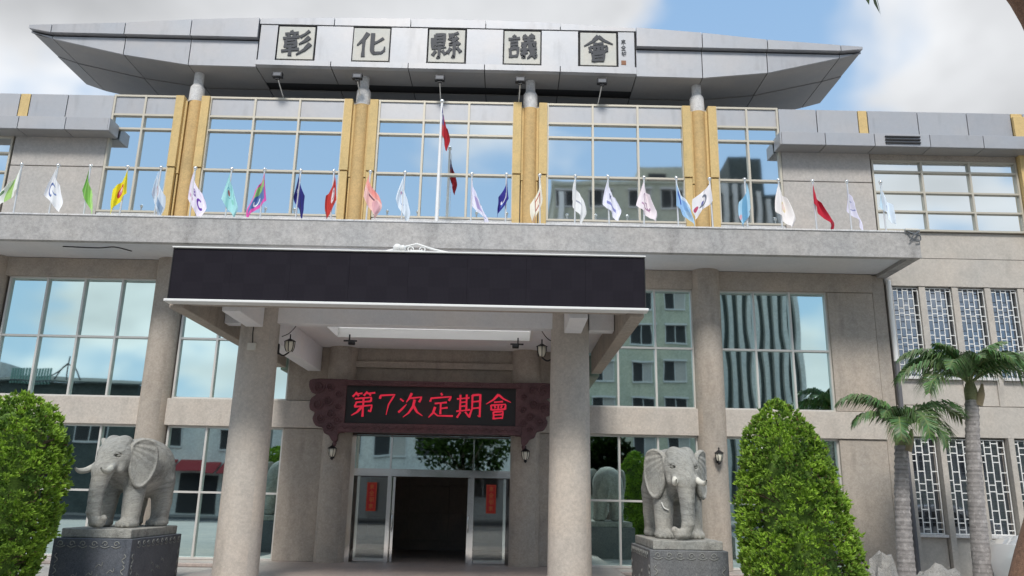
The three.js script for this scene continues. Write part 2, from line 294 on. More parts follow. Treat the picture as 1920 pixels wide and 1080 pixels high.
// right wing: plain wall with deep window openings behind white grilles
{
  const zf = -0.1, a0 = 8.9, pitch = 0.785, n = 8, top = [4.42, 6.58], low = [0.92, 3.02];
  const end = a0 + 0.16 + pitch * n;
  part('wing_wall', [B(a0, 16, 7.3, 7.94, -0.34, zf)], M.wing);
  part('wing_wall', [B(a0, 16, 6.6, 7.285, -0.34, zf)], M.wing);
  part('wing_wall', [B(a0, end, 3.05, 3.75, -0.34, zf)], M.wing);
  part('wing_wall', [B(end, 16, 0, 6.6, -0.34, zf)], M.wing);
  const grille = (x0, x1, y0, y1, fine) => {
    const t = fine ? 0.018 : 0.022, gs = [B(x0, x0 + t, y0, y1, 0, 0.02), B(x1 - t, x1, y0, y1, 0, 0.02), B(x0, x1, y0, y0 + t, 0.002, 0.018), B(x0, x1, y1 - t, y1, 0.002, 0.018)];
    const w = x1 - x0, h = y1 - y0, nv = fine ? 5 : 4;
    for (let i = 1; i < nv; i++) gs.push(B(x0 + w * i / nv - t / 2, x0 + w * i / nv + t / 2, y0, y1, 0.001, 0.019));
    const rows = fine ? 6 : 5;
    for (let i = 0; i < nv; i++) for (let j = 0; j < rows; j++) {
      const y = y0 + h * (j + (i % 2 ? 0.25 : 0.8)) / rows; if (y < y1 - 0.05) gs.push(B(x0 + w * i / nv, x0 + w * (i + 1) / nv, y - t / 2, y + t / 2, 0.003, 0.017));
      const y2 = y + h / rows * 0.34; if (y2 < y1 - 0.05 && (i + j) % 2) gs.push(B(x0 + w * i / nv, x0 + w * (i + 1) / nv, y2 - t / 2, y2 + t / 2, 0.003, 0.017));
    }
    return gs;
  };
  for (let i = 0; i <= n; i++) {
    const x = a0 + 0.16 + i * pitch;
    part('pier', RB(x - 0.13, x + 0.02, 3.76, 6.59, -0.34, zf - 0.02, 0.008), M.wing);
    part('pier', RB(x - 0.1, x + 0.03, 0, 3.04, -0.34, zf + 0.06, 0.008), M.wing);
    if (i === n) break;
    for (const [y0, y1, fine] of [[...top, true], [...low, false]]) {
      const xa = x + 0.035, xb = x + pitch - 0.135;
      const w = part('window', [B(xa - 0.01, xb + 0.01, y0 - 0.06, y0, -0.33, zf + 0.05)], M.coping);
      mesh('pane', boxUV(paneGeo(xa, xb, y0, y1, -0.3)), M.glassDark, w);
      const g = grille(xa, xb, y0 + 0.005, y1 - 0.01, fine); g.forEach((k) => k.translate(0, 0, -0.2));
      mesh('grille', g, M.paintWhite, w);
      part('apron_panel', RB(xa - 0.01, xb + 0.01, fine ? 3.77 : 0.0, y0 - 0.065, -0.33, zf - 0.05, 0.006), M.wing);
    }
  }
}
// ---------- portico ----------
{
  const slabY = [4.8, 5.12];
  part('portico_slab', [B(-5.38, 2.08, ...slabY, 2.72, 6.0), B(-5.38, 2.08, ...slabY, 0.0, 1.24), B(-5.38, -3.8, ...slabY, 1.24, 2.72), B(0.46, 2.08, ...slabY, 1.24, 2.72)], M.white);
  part('edge_beam', [RB(-5.39, -5.16, 4.31, 4.8, 0.02, 5.96), RB(1.86, 2.09, 4.31, 4.8, 0.02, 5.96), RB(-5.15, 1.85, 4.4, 4.8, 5.72, 5.96)], M.stone);
  for (const x of [-4.5, 1.08]) {
    part('beam', RB(x - 0.15, x + 0.15, 4.24, 4.8, 0.02, 3.76), M.white);
    part('beam', RB(x - 0.15, x + 0.15, 4.33, 4.8, 4.5, 5.71), M.white);
    part('beam', RB(x < 0 ? -5.15 : 1.4, x < 0 ? -4.82 : 1.85, 4.45, 4.8, 3.95, 4.2), M.white);
    part('column', CYL(x - 0.02, 4.1, 0.375, 0.335, 0.085, 4.8, 48), M.stoneLight);
  }
  part('beam', RB(-4.2, 0.78, 4.47, 4.8, 3.95, 4.2), M.white);
  for (const s of [-1, 1]) part('ceiling_cable', tube([[-1.71 + s * 2.5, 4.3, 3.8], [-1.71 + s * 2.38, 4.38, 3.75], [-1.71 + s * 2.25, 4.6, 3.7], [-1.71 + s * 2.24, 4.78, 3.7]], 0.008, 16, 5), M.blackMetal);
  const sk = part('skylight_kerb', [B(-3.8, 0.46, 4.8, 5.2, 2.66, 2.715), B(-3.8, 0.46, 4.8, 5.2, 1.245, 1.3), B(-3.8, -3.74, 4.8, 5.2, 1.3, 2.66), B(0.4, 0.46, 4.8, 5.2, 1.3, 2.66)], M.paintWhite);
  mesh('skylight_panel', B(-3.74, 0.4, 5.0, 5.02, 1.3, 2.66), M.skylight, sk);
}
// ---------- lobby and doors ----------
{
  const lob = std({ map: grainTex([0.2, 0.15, 0.115], { seed: 50, m: 2, speck: 0.05 }), roughness: 0.5 });
  part('lobby_ceiling', B(-5.2, 2, 3.3, 3.5, -4.6, -0.33), M.soffit);
  part('lobby_wall', [B(-5.2, -5.1, 0.08, 3.3, -4.6, -0.33), B(1.9, 2, 0.08, 3.3, -4.6, -0.33)], lob);
  const bw = part('lobby_wall', B(-5.1, 1.9, 0.08, 3.3, -4.6, -4.5), lob);
  for (let i = 0; i < 6; i++) for (let j = 0; j < 4; j++) mesh('panel', RB(-4.9 + i * 1.1, -3.815 + i * 1.1, 0.35 + j * 0.72, 1.055 + j * 0.72, -4.5, -4.46, 0.006), lob, bw);
  const d = part('door_frame', [B(-3.56, -3.44, 0.09, 2.92, -0.2, -0.06), B(0.06, 0.17, 0.09, 2.92, -0.2, -0.06), B(-3.44, 0.06, 2.83, 2.9, -0.2, -0.06), B(-3.44, 0.06, 1.93, 2.09, -0.22, -0.02), B(-2.68, -2.6, 0.09, 1.93, -0.2, -0.06), B(-0.83, -0.75, 0.09, 1.93, -0.2, -0.06), B(-2.66, -2.62, 2.09, 2.83, -0.18, -0.08), B(-0.8, -0.77, 2.09, 2.83, -0.18, -0.08)], M.steel);
  const gl = M.glassMid;
  for (const [a, b] of [[-3.44, -2.66], [-2.62, -0.8], [-0.77, 0.06]]) mesh('pane', boxUV(paneGeo(a, b, 2.09, 2.83, -0.12, 0.0006)), gl, d);
  for (const [a, b] of [[-3.44, -2.68], [-0.75, 0.06]]) mesh('pane', boxUV(paneGeo(a, b, 0.14, 1.93, -0.12, 0.0005)), M.glassDoor, d);
  for (const [x, s] of [[-2.56, 1], [-0.87, -1]]) {
    const lf = part('sliding_door', [B(x - 0.03, x + 0.03, 0.1, 1.92, -0.3, -0.25), B(x - s * 0.8 - 0.03, x - s * 0.8 + 0.03, 0.1, 1.92, -0.3, -0.25), B(Math.min(x, x - s * 0.8) + 0.03, Math.max(x, x - s * 0.8) - 0.03, 0.1, 0.18, -0.3, -0.25)], M.steel);
    mesh('pane', B(Math.min(x, x - s * 0.8) + 0.03, Math.max(x, x - s * 0.8) - 0.03, 0.18, 1.9, -0.28, -0.27), M.glassDoor, lf);
    mesh('handle', tube([[x + s * 0.0, 0.75, -0.25], [x, 0.78, -0.2], [x, 1.1, -0.2], [x, 1.13, -0.25]], 0.012), M.steel, lf);
  }
}
// ---------- roof canopy ----------
{
  const bx = [-12.33, -11.72, -9.86, -8.2, -6.52, -4.63, -2.7, -0.8, 1.09, 3.0, 4.66, 6.3, 8.14, 8.72];
  const by = [12.7, 12.49, 12.08, 11.83, 11.82, 11.81, 11.8, 11.8, 11.79, 11.77, 11.76, 11.94, 12.4, 12.58];
  const tx = [-12.33, -9.9, -8.27, -6.55, -4.6, -2.7, -0.8, 1.1, 3.02, 4.67, 6.3, 8.72], ty = [12.79, 12.91, 13.04, 13.13, 13.2, 13.22, 13.22, 13.17, 13.07, 12.96, 12.8, 12.65];
  const at = (xs, ys, x) => { let i = 0; while (i < xs.length - 2 && x > xs[i + 1]) i++; return mix(ys[i], ys[i + 1], (x - xs[i]) / (xs[i + 1] - xs[i])); };
  const bot = (x) => at(bx, by, x), top = (x) => at(tx, ty, x), gro = (x) => mix(12.6, 12.53, (x + 12) / 20);
  const sh = new THREE.Shape(); bx.forEach((x, i) => (i ? sh.lineTo(x, by[i] + 0.05) : sh.moveTo(x + 0.05, by[i] + 0.03))); [...tx].reverse().forEach((x) => sh.lineTo(x, top(x) - 0.015));
  const can = part('roof_canopy', new THREE.ExtrudeGeometry(sh, { depth: 2.65, bevelEnabled: false }).translate(0, 0, -2.36), M.dark);
  const pan = (n, a, b, c, d, push, m) => mesh(n, quadPrism(a, b, c, d, push), m, can);
  const J = [-12.3, -11.72, -9.88, -8.22, -6.52, -4.63, -2.7, -0.8, 1.09, 3.0, 4.66, 6.3, 8.14, 8.7], e = 0.011;
  for (let i = 0; i + 1 < J.length; i++) {
    const a = J[i] + e, b = J[i + 1] - e, mid = a > -6.6 && b < 3.02, mt = M.panel[i % 3];
    const ga = Math.max(gro(a), bot(a) + 0.02), gb = Math.max(gro(b), bot(b) + 0.02);
    if (mid) {
      pan('fascia_panel', [a, 12.985, 0.42], [b, 12.985, 0.42], [b, top(b), 0.42], [a, top(a), 0.42], [0, 0, -0.12], mt);
      pan('fascia_panel', [a, bot(a), 0.45], [b, bot(b), 0.45], [b, 11.95, 0.45], [a, 11.95, 0.45], [0, 0, -0.15], M.panel[2]);
    } else {
      pan('fascia_panel', [a, Math.min(ga, top(a) - 0.02), 0.46], [b, Math.min(gb, top(b) - 0.02), 0.46], [b, top(b), 0.46], [a, top(a), 0.46], [0, 0, -0.16], mt);
      if (ga - bot(a) > 0.04 || gb - bot(b) > 0.04) pan('fascia_panel', [a, bot(a), 0.34], [b, bot(b), 0.34], [b, gb - 0.05, 0.34], [a, ga - 0.05, 0.34], [0, 0, -0.05], M.panel[(i + 1) % 3]);
    }
    const rows = mid ? [[0.3, -0.48], [-0.86, -2.36]] : [[0.29, -0.85], [-0.872, -2.36]];
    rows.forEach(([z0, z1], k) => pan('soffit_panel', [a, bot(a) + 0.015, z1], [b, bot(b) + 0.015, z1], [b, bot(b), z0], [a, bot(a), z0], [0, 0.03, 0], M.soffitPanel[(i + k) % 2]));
    pan('roof_panel', [a, top(a), 0.3], [b, top(b), 0.3], [b, top(b), -2.37], [a, top(a), -2.37], [0, -0.012, 0], M.panel[(i + 2) % 3]);
  }
  // blank panels between the five plaques
  const ed = [-6.5, -6.03, -5.08, -4.12, -3.2, -2.24, -1.29, -0.33, 0.6, 1.56, 2.53, 2.98];
  for (let i = 0; i < ed.length - 1; i++) {
    if (i % 2 === 0) mesh('fascia_panel', RB(ed[i] + 0.02, ed[i + 1] - 0.02, 11.965, 12.965, 0.3, 0.4, 0.006), M.panel[i % 3], can);
  }
}
// ---------- lettering: brush strokes on a 100 x 100 square, y down ----------
const GLYPH = {
  zhang: [[32, 4, 36, 12], [12, 16, 56, 14], [22, 20, 26, 28], [46, 19, 41, 28], [6, 32, 60, 29], [16, 40, 17, 66], [16, 41, 50, 39, 49, 66], [18, 52, 48, 51], [18, 65, 48, 64], [4, 79, 62, 75], [33, 66, 33, 98], [92, 8, 78, 21, 62, 30], [94, 32, 79, 46, 60, 57], [98, 57, 80, 78, 54, 95]],
  hua: [[38, 8, 25, 30, 4, 52], [25, 34, 25, 95], [90, 30, 72, 42, 52, 51], [54, 10, 54, 74, 60, 84, 84, 84, 94, 76, 95, 62]],
  xian: [[12, 8, 12, 48], [12, 9, 42, 8, 42, 48], [14, 21, 40, 20], [14, 33, 40, 32], [13, 46, 41, 45], [4, 20, 4, 58, 49, 56], [26, 59, 26, 94, 19, 90], [14, 68, 5, 84], [36, 67, 47, 82], [88, 4, 72, 9, 55, 11], [72, 12, 57, 26, 76, 28], [86, 20, 66, 41, 57, 46, 90, 44], [82, 36, 92, 48], [75, 48, 75, 94, 68, 90], [64, 60, 53, 78], [84, 58, 97, 76]],
  yi: [[20, 4, 26, 11], [4, 18, 42, 16], [10, 29, 36, 28], [10, 40, 36, 39], [10, 53, 12, 86], [10, 54, 36, 52, 34, 85], [12, 82, 34, 81], [56, 4, 60, 11], [83, 3, 77, 11], [50, 16, 92, 14], [54, 26, 88, 25], [46, 37, 97, 35], [71, 14, 71, 36], [64, 42, 47, 48], [43, 60, 98, 57], [57, 46, 57, 89, 50, 84], [45, 77, 67, 68], [74, 40, 80, 66, 92, 91, 99, 80], [93, 66, 80, 80, 67, 92], [86, 42, 93, 49]],
  hui: [[50, 3, 31, 22, 3, 38], [50, 4, 68, 20, 98, 36], [33, 32, 67, 31], [22, 42, 24, 62], [22, 43, 78, 42, 76, 62], [25, 61, 75, 60], [50, 43, 50, 60], [36, 46, 39, 55], [64, 46, 60, 55], [32, 68, 33, 97], [32, 69, 68, 68, 67, 97], [34, 81, 66, 80], [34, 94, 66, 93]],
  di: [[23, 3, 8, 20], [17, 10, 44, 9], [25, 11, 31, 19], [63, 3, 50, 18], [60, 10, 93, 9], [70, 11, 77, 19], [17, 28, 80, 26, 78, 42], [22, 42, 78, 41], [24, 42, 18, 58], [17, 59, 84, 56, 79, 80, 70, 75], [50, 27, 50, 98], [46, 60, 28, 80, 7, 91]],
  seven: [[20, 24, 22, 10, 82, 10, 58, 50, 50, 94]],
  ci: [[9, 24, 23, 35], [5, 76, 16, 66, 35, 46], [53, 5, 44, 24, 33, 39], [48, 24, 92, 22, 82, 41], [65, 30, 60, 56, 44, 80, 23, 95], [62, 54, 76, 78, 98, 94]],
  ding: [[49, 2, 55, 11], [14, 18, 9, 33], [13, 20, 90, 18, 80, 33], [27, 41, 73, 39], [50, 40, 50, 83], [50, 61, 77, 59], [29, 54, 22, 76, 5, 93], [22, 73, 40, 88, 98, 92]],
  qi: [[3, 20, 51, 18], [16, 5, 16, 66], [40, 5, 40, 66], [17, 34, 39, 33], [17, 49, 39, 48], [2, 67, 55, 64], [18, 71, 5, 91], [36, 71, 49, 87], [62, 8, 62, 60, 51, 93], [62, 9, 92, 8, 92, 93, 83, 87], [64, 34, 90, 33], [64, 59, 90, 58]],
  small1: [[48, 2, 46, 30], [15, 22, 85, 18], [30, 34, 70, 32], [20, 50, 80, 46], [50, 40, 48, 96], [44, 56, 18, 84], [54, 56, 86, 82]],
  small2: [[50, 4, 14, 44], [52, 6, 88, 42], [30, 46, 70, 44], [24, 66, 78, 62], [50, 44, 50, 94], [16, 94, 86, 92]],
  small3: [[20, 10, 44, 8, 24, 40], [14, 44, 46, 40, 40, 92], [20, 66, 44, 64], [60, 12, 90, 10, 86, 90], [60, 14, 58, 92], [62, 50, 88, 48]],
};
function glyphGeo(key, size, w = 8, depth = 0.012, taper = true) {
  const out = [], s = size / 100;
  GLYPH[key].forEach((pts, si) => {
    let P = []; for (let i = 0; i < pts.length; i += 2) P.push(new THREE.Vector2((pts[i] - 50) * s, (50 - pts[i + 1] + (pts[i] - 50) * (taper ? 0.07 : 0.03)) * s));
    // resample so the width can swell and taper along the stroke
    const Q = []; for (let i = 0; i + 1 < P.length; i++) for (let k = 0; k < 4; k++) Q.push(P[i].clone().lerp(P[i + 1], k / 4)); Q.push(P[P.length - 1]);
    const n = Q.length, L = [], R = [], dx = Math.abs(P[P.length - 1].x - P[0].x), dy = Math.abs(P[P.length - 1].y - P[0].y), fall = dy > 0.25 * size && dx > 0.12 * size && P.length > 2;
    for (let i = 0; i < n; i++) {
      const d = Q[Math.min(n - 1, i + 1)].clone().sub(Q[Math.max(0, i - 1)]).normalize(), t = i / (n - 1);
      let ww = w * (Math.abs(d.y) > Math.abs(d.x) ? 1 : 0.82); if (taper) ww *= fall ? mix(1.3, 0.35, t * t) : 0.78 + 0.62 * Math.abs(t - 0.5) * (t > 0.5 ? 1.25 : 0.9);
      ww = ww * s / 2; L.push([Q[i].x - d.y * ww, Q[i].y + d.x * ww]); R.push([Q[i].x + d.y * ww, Q[i].y - d.x * ww]);
    }
    const v = [], z1 = depth + si * 0.0006; const q = (a, b, c, d) => v.push(...a, ...b, ...c, ...a, ...c, ...d);
    for (let i = 0; i + 1 < n; i++) {
      q([...L[i], z1], [...R[i], z1], [...R[i + 1], z1], [...L[i + 1], z1]);
      q([...R[i], z1], [...R[i], 0], [...R[i + 1], 0], [...R[i + 1], z1]); q([...L[i], 0], [...L[i], z1], [...L[i + 1], z1], [...L[i + 1], 0]);
    }
    q([...L[0], 0], [...R[0], 0], [...R[0], z1], [...L[0], z1]); q([...R[n - 1], 0], [...L[n - 1], 0], [...L[n - 1], z1], [...R[n - 1], z1]);
    const g = new THREE.BufferGeometry(); g.setAttribute('position', new THREE.BufferAttribute(new Float32Array(v), 3)); g.computeVertexNormals(); g.setAttribute('uv', new THREE.BufferAttribute(new Float32Array(v.length / 3 * 2), 2)); out.push(g);
  });
  return mergeGeometries(out);
}
const ink = std({ color: C(0.022, 0.026, 0.036), roughness: 0.55 });
const plaqueMat = std({ map: grainTex([0.56, 0.55, 0.5], { seed: 60, n: 256, m: 1.5, speck: 0.05, blotch: 0.06 }), roughness: 0.6 });
[['zhang', -5.55, 'zhang with three slanting side strokes', '彰'], ['hua', -3.66, 'hua of only four open strokes', '化'], ['xian', -1.765, 'xian with boxed eye shape', '縣'], ['yi', 0.135, 'yi, the densest', '議'], ['hui', 2.045, 'hui under a wide roof stroke', '會']].forEach(([k, x, how, ch]) => {
  const t = thing('name_plaque', `beige roof plaque with black brush character ${ch}, ${how}`, 'plaque', [x, 12.0, 0.3], 0, 'name plaques on the roof canopy');
  mesh('plate', RB(-0.45, 0.45, 0, 0.91, 0.0, 0.13, 0.006), plaqueMat, t);
  mesh('frame', [B(-0.466, -0.452, -0.015, 0.925, 0, 0.1), B(0.452, 0.466, -0.015, 0.925, 0, 0.1), B(-0.452, 0.452, 0.912, 0.925, 0, 0.1), B(-0.452, 0.452, -0.015, -0.002, 0, 0.1)], M.blackMetal, t);
  mesh('character', glyphGeo(k, 0.76, 11, 0.02).translate(0, 0.455, 0.131), ink, t);
});
{
  const t = thing('signature_inscription', 'column of three tiny black characters with a small red seal beside the last plaque', 'inscription', [2.68, 12.0, 0.401]);
  ['small1', 'small2', 'small3'].forEach((k, i) => mesh('character', glyphGeo(k, 0.15, 13, 0.006).translate(0, 0.68 - i * 0.17, 0), ink, t));
  mesh('seal', RB(-0.06, 0.06, 0.04, 0.16, 0, 0.008, 0.003), std({ color: C(0.28, 0.13, 0.07), roughness: 0.7 }), t);
}
// floodlights on arms that rise over the parapet
[-5.93, -3.95, -1.9, 0.1, 2.13].forEach((x, i) => {
  const t = thing('floodlight', 'small black floodlight on a thin pale arm under the roof canopy', 'floodlight', [x, 11.1, -0.15], 0, 'floodlights along the canopy front');
  const lean = (i - 2) * 0.035;
  mesh('arm', tube([[-lean, 0, 0], [-lean * 0.4, 0.22, 0.3], [0, 0.40, 0.56]], 0.014, 10), M.alu, t);
  mesh('housing', [RB(-0.125, 0.125, 0.38, 0.52, 0.5, 0.62, 0.015), B(-0.05, 0.05, 0.34, 0.38, 0.53, 0.59)], M.blackMetal, t);
  mesh('lens', B(-0.09, 0.09, 0.41, 0.49, 0.62, 0.627), std({ color: C(0.2, 0.2, 0.21), roughness: 0.2 }), t);
});
// ---------- long LED screen over the portico ----------
{
  const t = thing('led_screen', 'long blank black LED screen in a thin white frame across the portico front', 'screen', [-1.63, 4.36, 6.0]);
  const led = tex(256, 1.28, (u, v) => { const gx = (u * 64) % 1, gy = (v * 64) % 1, m = (Math.floor(u * 4) + Math.floor(v * 4)) % 2 ? 1 : 0.93, p = Math.hypot(gx - 0.5, gy - 0.5) < 0.3 ? 1.25 : 0.85; return [0.021 * p * m, 0.019 * p * m, 0.025 * p * m]; });
  for (let i = 0; i < 8; i++) mesh('screen_module', B(-3.7 + i * 0.925 + 0.001, -2.775 + i * 0.925 - 0.001, 0.045, 0.86, 0.04, 0.17 + (i % 3) * 0.0012), new THREE.MeshPhysicalMaterial({ map: led, roughness: 0.95, specularIntensity: 0.25 }), t);
  mesh('frame', [RB(-3.75, 3.75, 0.0, 0.042, 0.0, 0.22, 0.01), RB(-3.73, 3.73, 0.872, 0.895, 0.0, 0.2, 0.008)], M.paintWhite, t);
  mesh('housing', [B(-3.715, 3.715, 0.045, 0.868, 0.0, 0.038), B(-3.715, -3.703, 0.045, 0.868, 0.04, 0.18), B(3.703, 3.715, 0.045, 0.868, 0.04, 0.18)], M.dark, t);
  const o = mesh('crest', [tube([[-0.42, 0.9, 0.1], [-0.15, 0.97, 0.1], [0.1, 1.04, 0.1]], 0.018, 12), tube([[0.1, 1.04, 0.1], [0.36, 0.96, 0.1], [0.66, 0.895, 0.1]], 0.018, 12)], M.paintWhite, t);
  mesh('scroll', [[0, 1], [0.2, -1]].flatMap(([x, s]) => [tube(Array.from({ length: 14 }, (_, k) => { const a = k * 0.55, r = 0.055 * (1 - k / 16); return [x + s * Math.cos(a) * r, 0.945 + Math.sin(a) * r, 0.1]; }), 0.011, 40), tube([[x - s * 0.02, 0.9, 0.1], [x + s * 0.12, 0.93, 0.1], [x + s * 0.28, 0.9, 0.1]], 0.012, 10)]), M.paintWhite, o);
  mesh('bell', [new THREE.SphereGeometry(0.07, 20, 14).translate(-0.2, 0.96, 0.12), new THREE.SphereGeometry(0.05, 16, 12).translate(-0.11, 0.955, 0.14)], M.paintWhite, o);
}
// ---------- carved red session sign ----------
{
  const wood = std({ map: grainTex([0.11, 0.05, 0.055], { seed: 61, n: 256, m: 1.2, speck: 0.25, blotch: 0.3 }), bumpMap: grainBump, bumpScale: 0.006, roughness: 0.55 });
  const t = thing('session_sign', 'dark red carved wooden sign with glowing red characters above the entrance doors', 'sign', [-1.75, 2.82, 0.34]);
  mesh('display', B(-1.9, 1.9, 0.22, 1.05, 0.0, 0.1), std({ color: C(0.016, 0.017, 0.019), roughness: 0.5 }), t);
  const rail = (y0, y1, y) => { const gs = [RB(-2.02, 2.02, y0, y1, 0, 0.17, 0.015)]; for (let i = 0; i < 20; i++) { const x = -1.9 + i * 0.2; gs.push(tube([[x - 0.09, y, 0.17], [x - 0.03, y + 0.035, 0.178], [x + 0.03, y - 0.03, 0.178], [x + 0.09, y, 0.17]], 0.012, 10, 5)); } return gs; };
  mesh('lower_rail', rail(0.02, 0.22, 0.12), wood, t); mesh('upper_rail', rail(1.05, 1.17, 1.11), wood, t);
  for (const s of [-1, 1]) {
    const sh = new THREE.Shape(), pt = [[1.9, 1.17], [2.62, 1.17], [2.72, 1.06], [2.66, 0.9], [2.55, 0.83], [2.66, 0.72], [2.66, 0.52], [2.55, 0.44], [2.58, 0.3], [2.5, 0.16], [2.36, 0.12], [2.3, 0.0], [2.2, -0.05], [2.12, -0.16], [2.04, -0.16], [2.02, 0.0], [1.9, 0.02]];
    const P = pt.map(([x, y]) => new THREE.Vector2(s * x, y)); if (s < 0) P.reverse();
    sh.setFromPoints(new THREE.SplineCurve(P.slice(0)).getPoints(60));
    const w = mesh('carved_wing', new THREE.ExtrudeGeometry(sh, { depth: 0.12, bevelEnabled: true, bevelSize: 0.015, bevelThickness: 0.02, bevelSegments: 2 }), wood, t);
    const gs = [];
    for (const [cx, cy, r] of [[2.5, 1.0, 0.13], [2.25, 1.02, 0.1], [2.5, 0.62, 0.12], [2.28, 0.7, 0.11], [2.42, 0.32, 0.1], [2.2, 0.42, 0.1], [2.2, 0.14, 0.09], [2.06, 0.86, 0.08], [2.05, 0.58, 0.08], [2.06, 0.28, 0.08]])
      gs.push(tube(Array.from({ length: 16 }, (_, k) => { const a = k * 0.62 * s, q = r * (1 - k / 19); return [s * cx + Math.cos(a) * q, cy + Math.sin(a) * q, 0.15]; }), 0.018, 44, 5));
    mesh('scroll', gs, wood, w);
    mesh('finial', new THREE.LatheGeometry([[0, -0.3], [0.03, -0.28], [0.05, -0.22], [0.03, -0.17], [0.045, -0.13], [0, -0.12]].map((p) => new THREE.Vector2(...p)), 12).translate(s * 2.08, 0, 0.06), wood, w);
  }
  const red = std({ color: C(0.12, 0.004, 0.012), emissive: C(1, 0.03, 0.075), emissiveIntensity: 0.36, roughness: 0.6 });
  ['di', 'seven', 'ci', 'ding', 'qi', 'hui'].forEach((k, i) => mesh('character', glyphGeo(k, k === 'seven' ? 0.52 : 0.58, 7.5, 0.004).translate([-1.5, -0.98, -0.45, 0.22, 0.85, 1.5][i], 0.635 + 0.01, 0.1), red, t));
  const pl = new THREE.PointLight(C(1, 0.05, 0.08), 0.08, 6); pl.position.set(-1.75, 3.45, 0.9); pl.castShadow = true; pl.shadow.radius = 20; scene.add(pl);
}
// ---------- red couplets on the side lights ----------
for (const [x] of [[-3.03], [-0.37]]) {
  const cv = document.createElement('canvas'); cv.width = 64; cv.height = 192; const c = cv.getContext('2d');
  c.fillStyle = '#a3221c'; c.fillRect(0, 0, 64, 192); c.strokeStyle = '#a8552c'; c.lineWidth = 3; c.strokeRect(4, 4, 56, 184); c.lineWidth = 5; c.lineCap = 'round';
  ['small1', 'small2', 'small3', 'small1'].forEach((k, i) => GLYPH[k].forEach((s) => { c.beginPath(); for (let j = 0; j < s.length; j += 2) c.lineTo(14 + s[j] * 0.36, 12 + i * 43 + s[j + 1] * 0.36); c.stroke(); }));
  const tx = new THREE.CanvasTexture(cv); tx.colorSpace = THREE.SRGBColorSpace;
  const m = mesh('paper_couplet', new THREE.BoxGeometry(0.22, 0.62, 0.004).translate(x, 1.48, -0.1), std({ map: tx, roughness: 0.75 }), null, true);
  tag(m, 'narrow red paper couplet with gold writing on the glass beside the doorway', 'poster', 'paper couplets on the door glass');
}
// ---------- lanterns ----------
function lantern(pos, label, group) {
  const t = thing('wall_lantern', label, 'lantern', pos, 0, group);
  mesh('bracket', [RB(-0.03, 0.03, -0.12, 0.12, -0.02, 0.02, 0.008), tube([[0, -0.1, 0], [0, -0.15, 0.08], [0, -0.1, 0.13]], 0.014, 12), new THREE.SphereGeometry(0.035, 12, 8).translate(0, -0.12, 0.13)], M.blackMetal, t);
  mesh('globe', new THREE.LatheGeometry([[0.035, -0.09], [0.06, -0.06], [0.075, 0.02], [0.08, 0.08], [0.02, 0.085]].map((p) => new THREE.Vector2(...p)), 16).translate(0, 0, 0.13), M.globe, t);
  mesh('cap', [new THREE.ConeGeometry(0.12, 0.08, 6).translate(0, 0.125, 0.13), new THREE.SphereGeometry(0.02, 8, 6).translate(0, 0.18, 0.13), CYL(0, 0.13, 0.012, 0.012, 0.15, 0.21, 8)], M.blackMetal, t);
  mesh('cage', [0, 1, 2, 3, 4, 5].map((k) => tube([[Math.cos(k * 1.047) * 0.04, -0.09, 0.13 + Math.sin(k * 1.047) * 0.04], [Math.cos(k * 1.047) * 0.07, -0.04, 0.13 + Math.sin(k * 1.047) * 0.07], [Math.cos(k * 1.047) * 0.088, 0.085, 0.13 + Math.sin(k * 1.047) * 0.088]], 0.007, 8, 5)), M.blackMetal, t);
}
lantern([-3.87, 2.4, 0.27], 'small black wall lantern on the round column beside the entrance doors', 'lanterns flanking the doors');
lantern([0.37, 2.42, 0.27], 'small black wall lantern on the round column beside the entrance doors', 'lanterns flanking the doors');
lantern([4.62, 2.47, 0.27], 'black wall lantern on the round column beside the clipped shrub with no sign above');
for (const [x, s] of [[-4.1, 1], [0.68, -1]]) {
  const t = thing('portico_lantern', 'black carriage lantern with cream glass fixed inside the portico column', 'lantern', [x, 4.1, 4.05], s > 0 ? Math.PI / 2 : -Math.PI / 2, 'carriage lanterns inside the portico');
  const z = 0.12, six = [0, 1, 2, 3, 4, 5];
  mesh('bracket', [RB(-0.03, 0.03, -0.17, 0.02, -0.1, -0.06, 0.008), tube([[0, -0.14, -0.08], [0, -0.19, 0.02], [0, -0.13, z]], 0.014, 12)], M.blackMetal, t);
  mesh('globe', new THREE.LatheGeometry([[0.05, -0.11], [0.075, -0.06], [0.085, 0.06], [0.02, 0.07]].map((p) => new THREE.Vector2(...p)), 16).translate(0, 0, z), M.globe, t);
  mesh('cap', [new THREE.ConeGeometry(0.11, 0.06, 6).translate(0, 0.1, z), CYL(0, z, 0.012, 0.012, 0.12, 0.2, 8)], M.blackMetal, t);
  mesh('cage', six.map((k) => tube([[Math.cos(k * 1.047) * 0.055, -0.115, z + Math.sin(k * 1.047) * 0.055], [Math.cos(k * 1.047) * 0.082, -0.05, z + Math.sin(k * 1.047) * 0.082], [Math.cos(k * 1.047) * 0.092, 0.07, z + Math.sin(k * 1.047) * 0.092]], 0.008, 8, 5)), M.blackMetal, t);
}
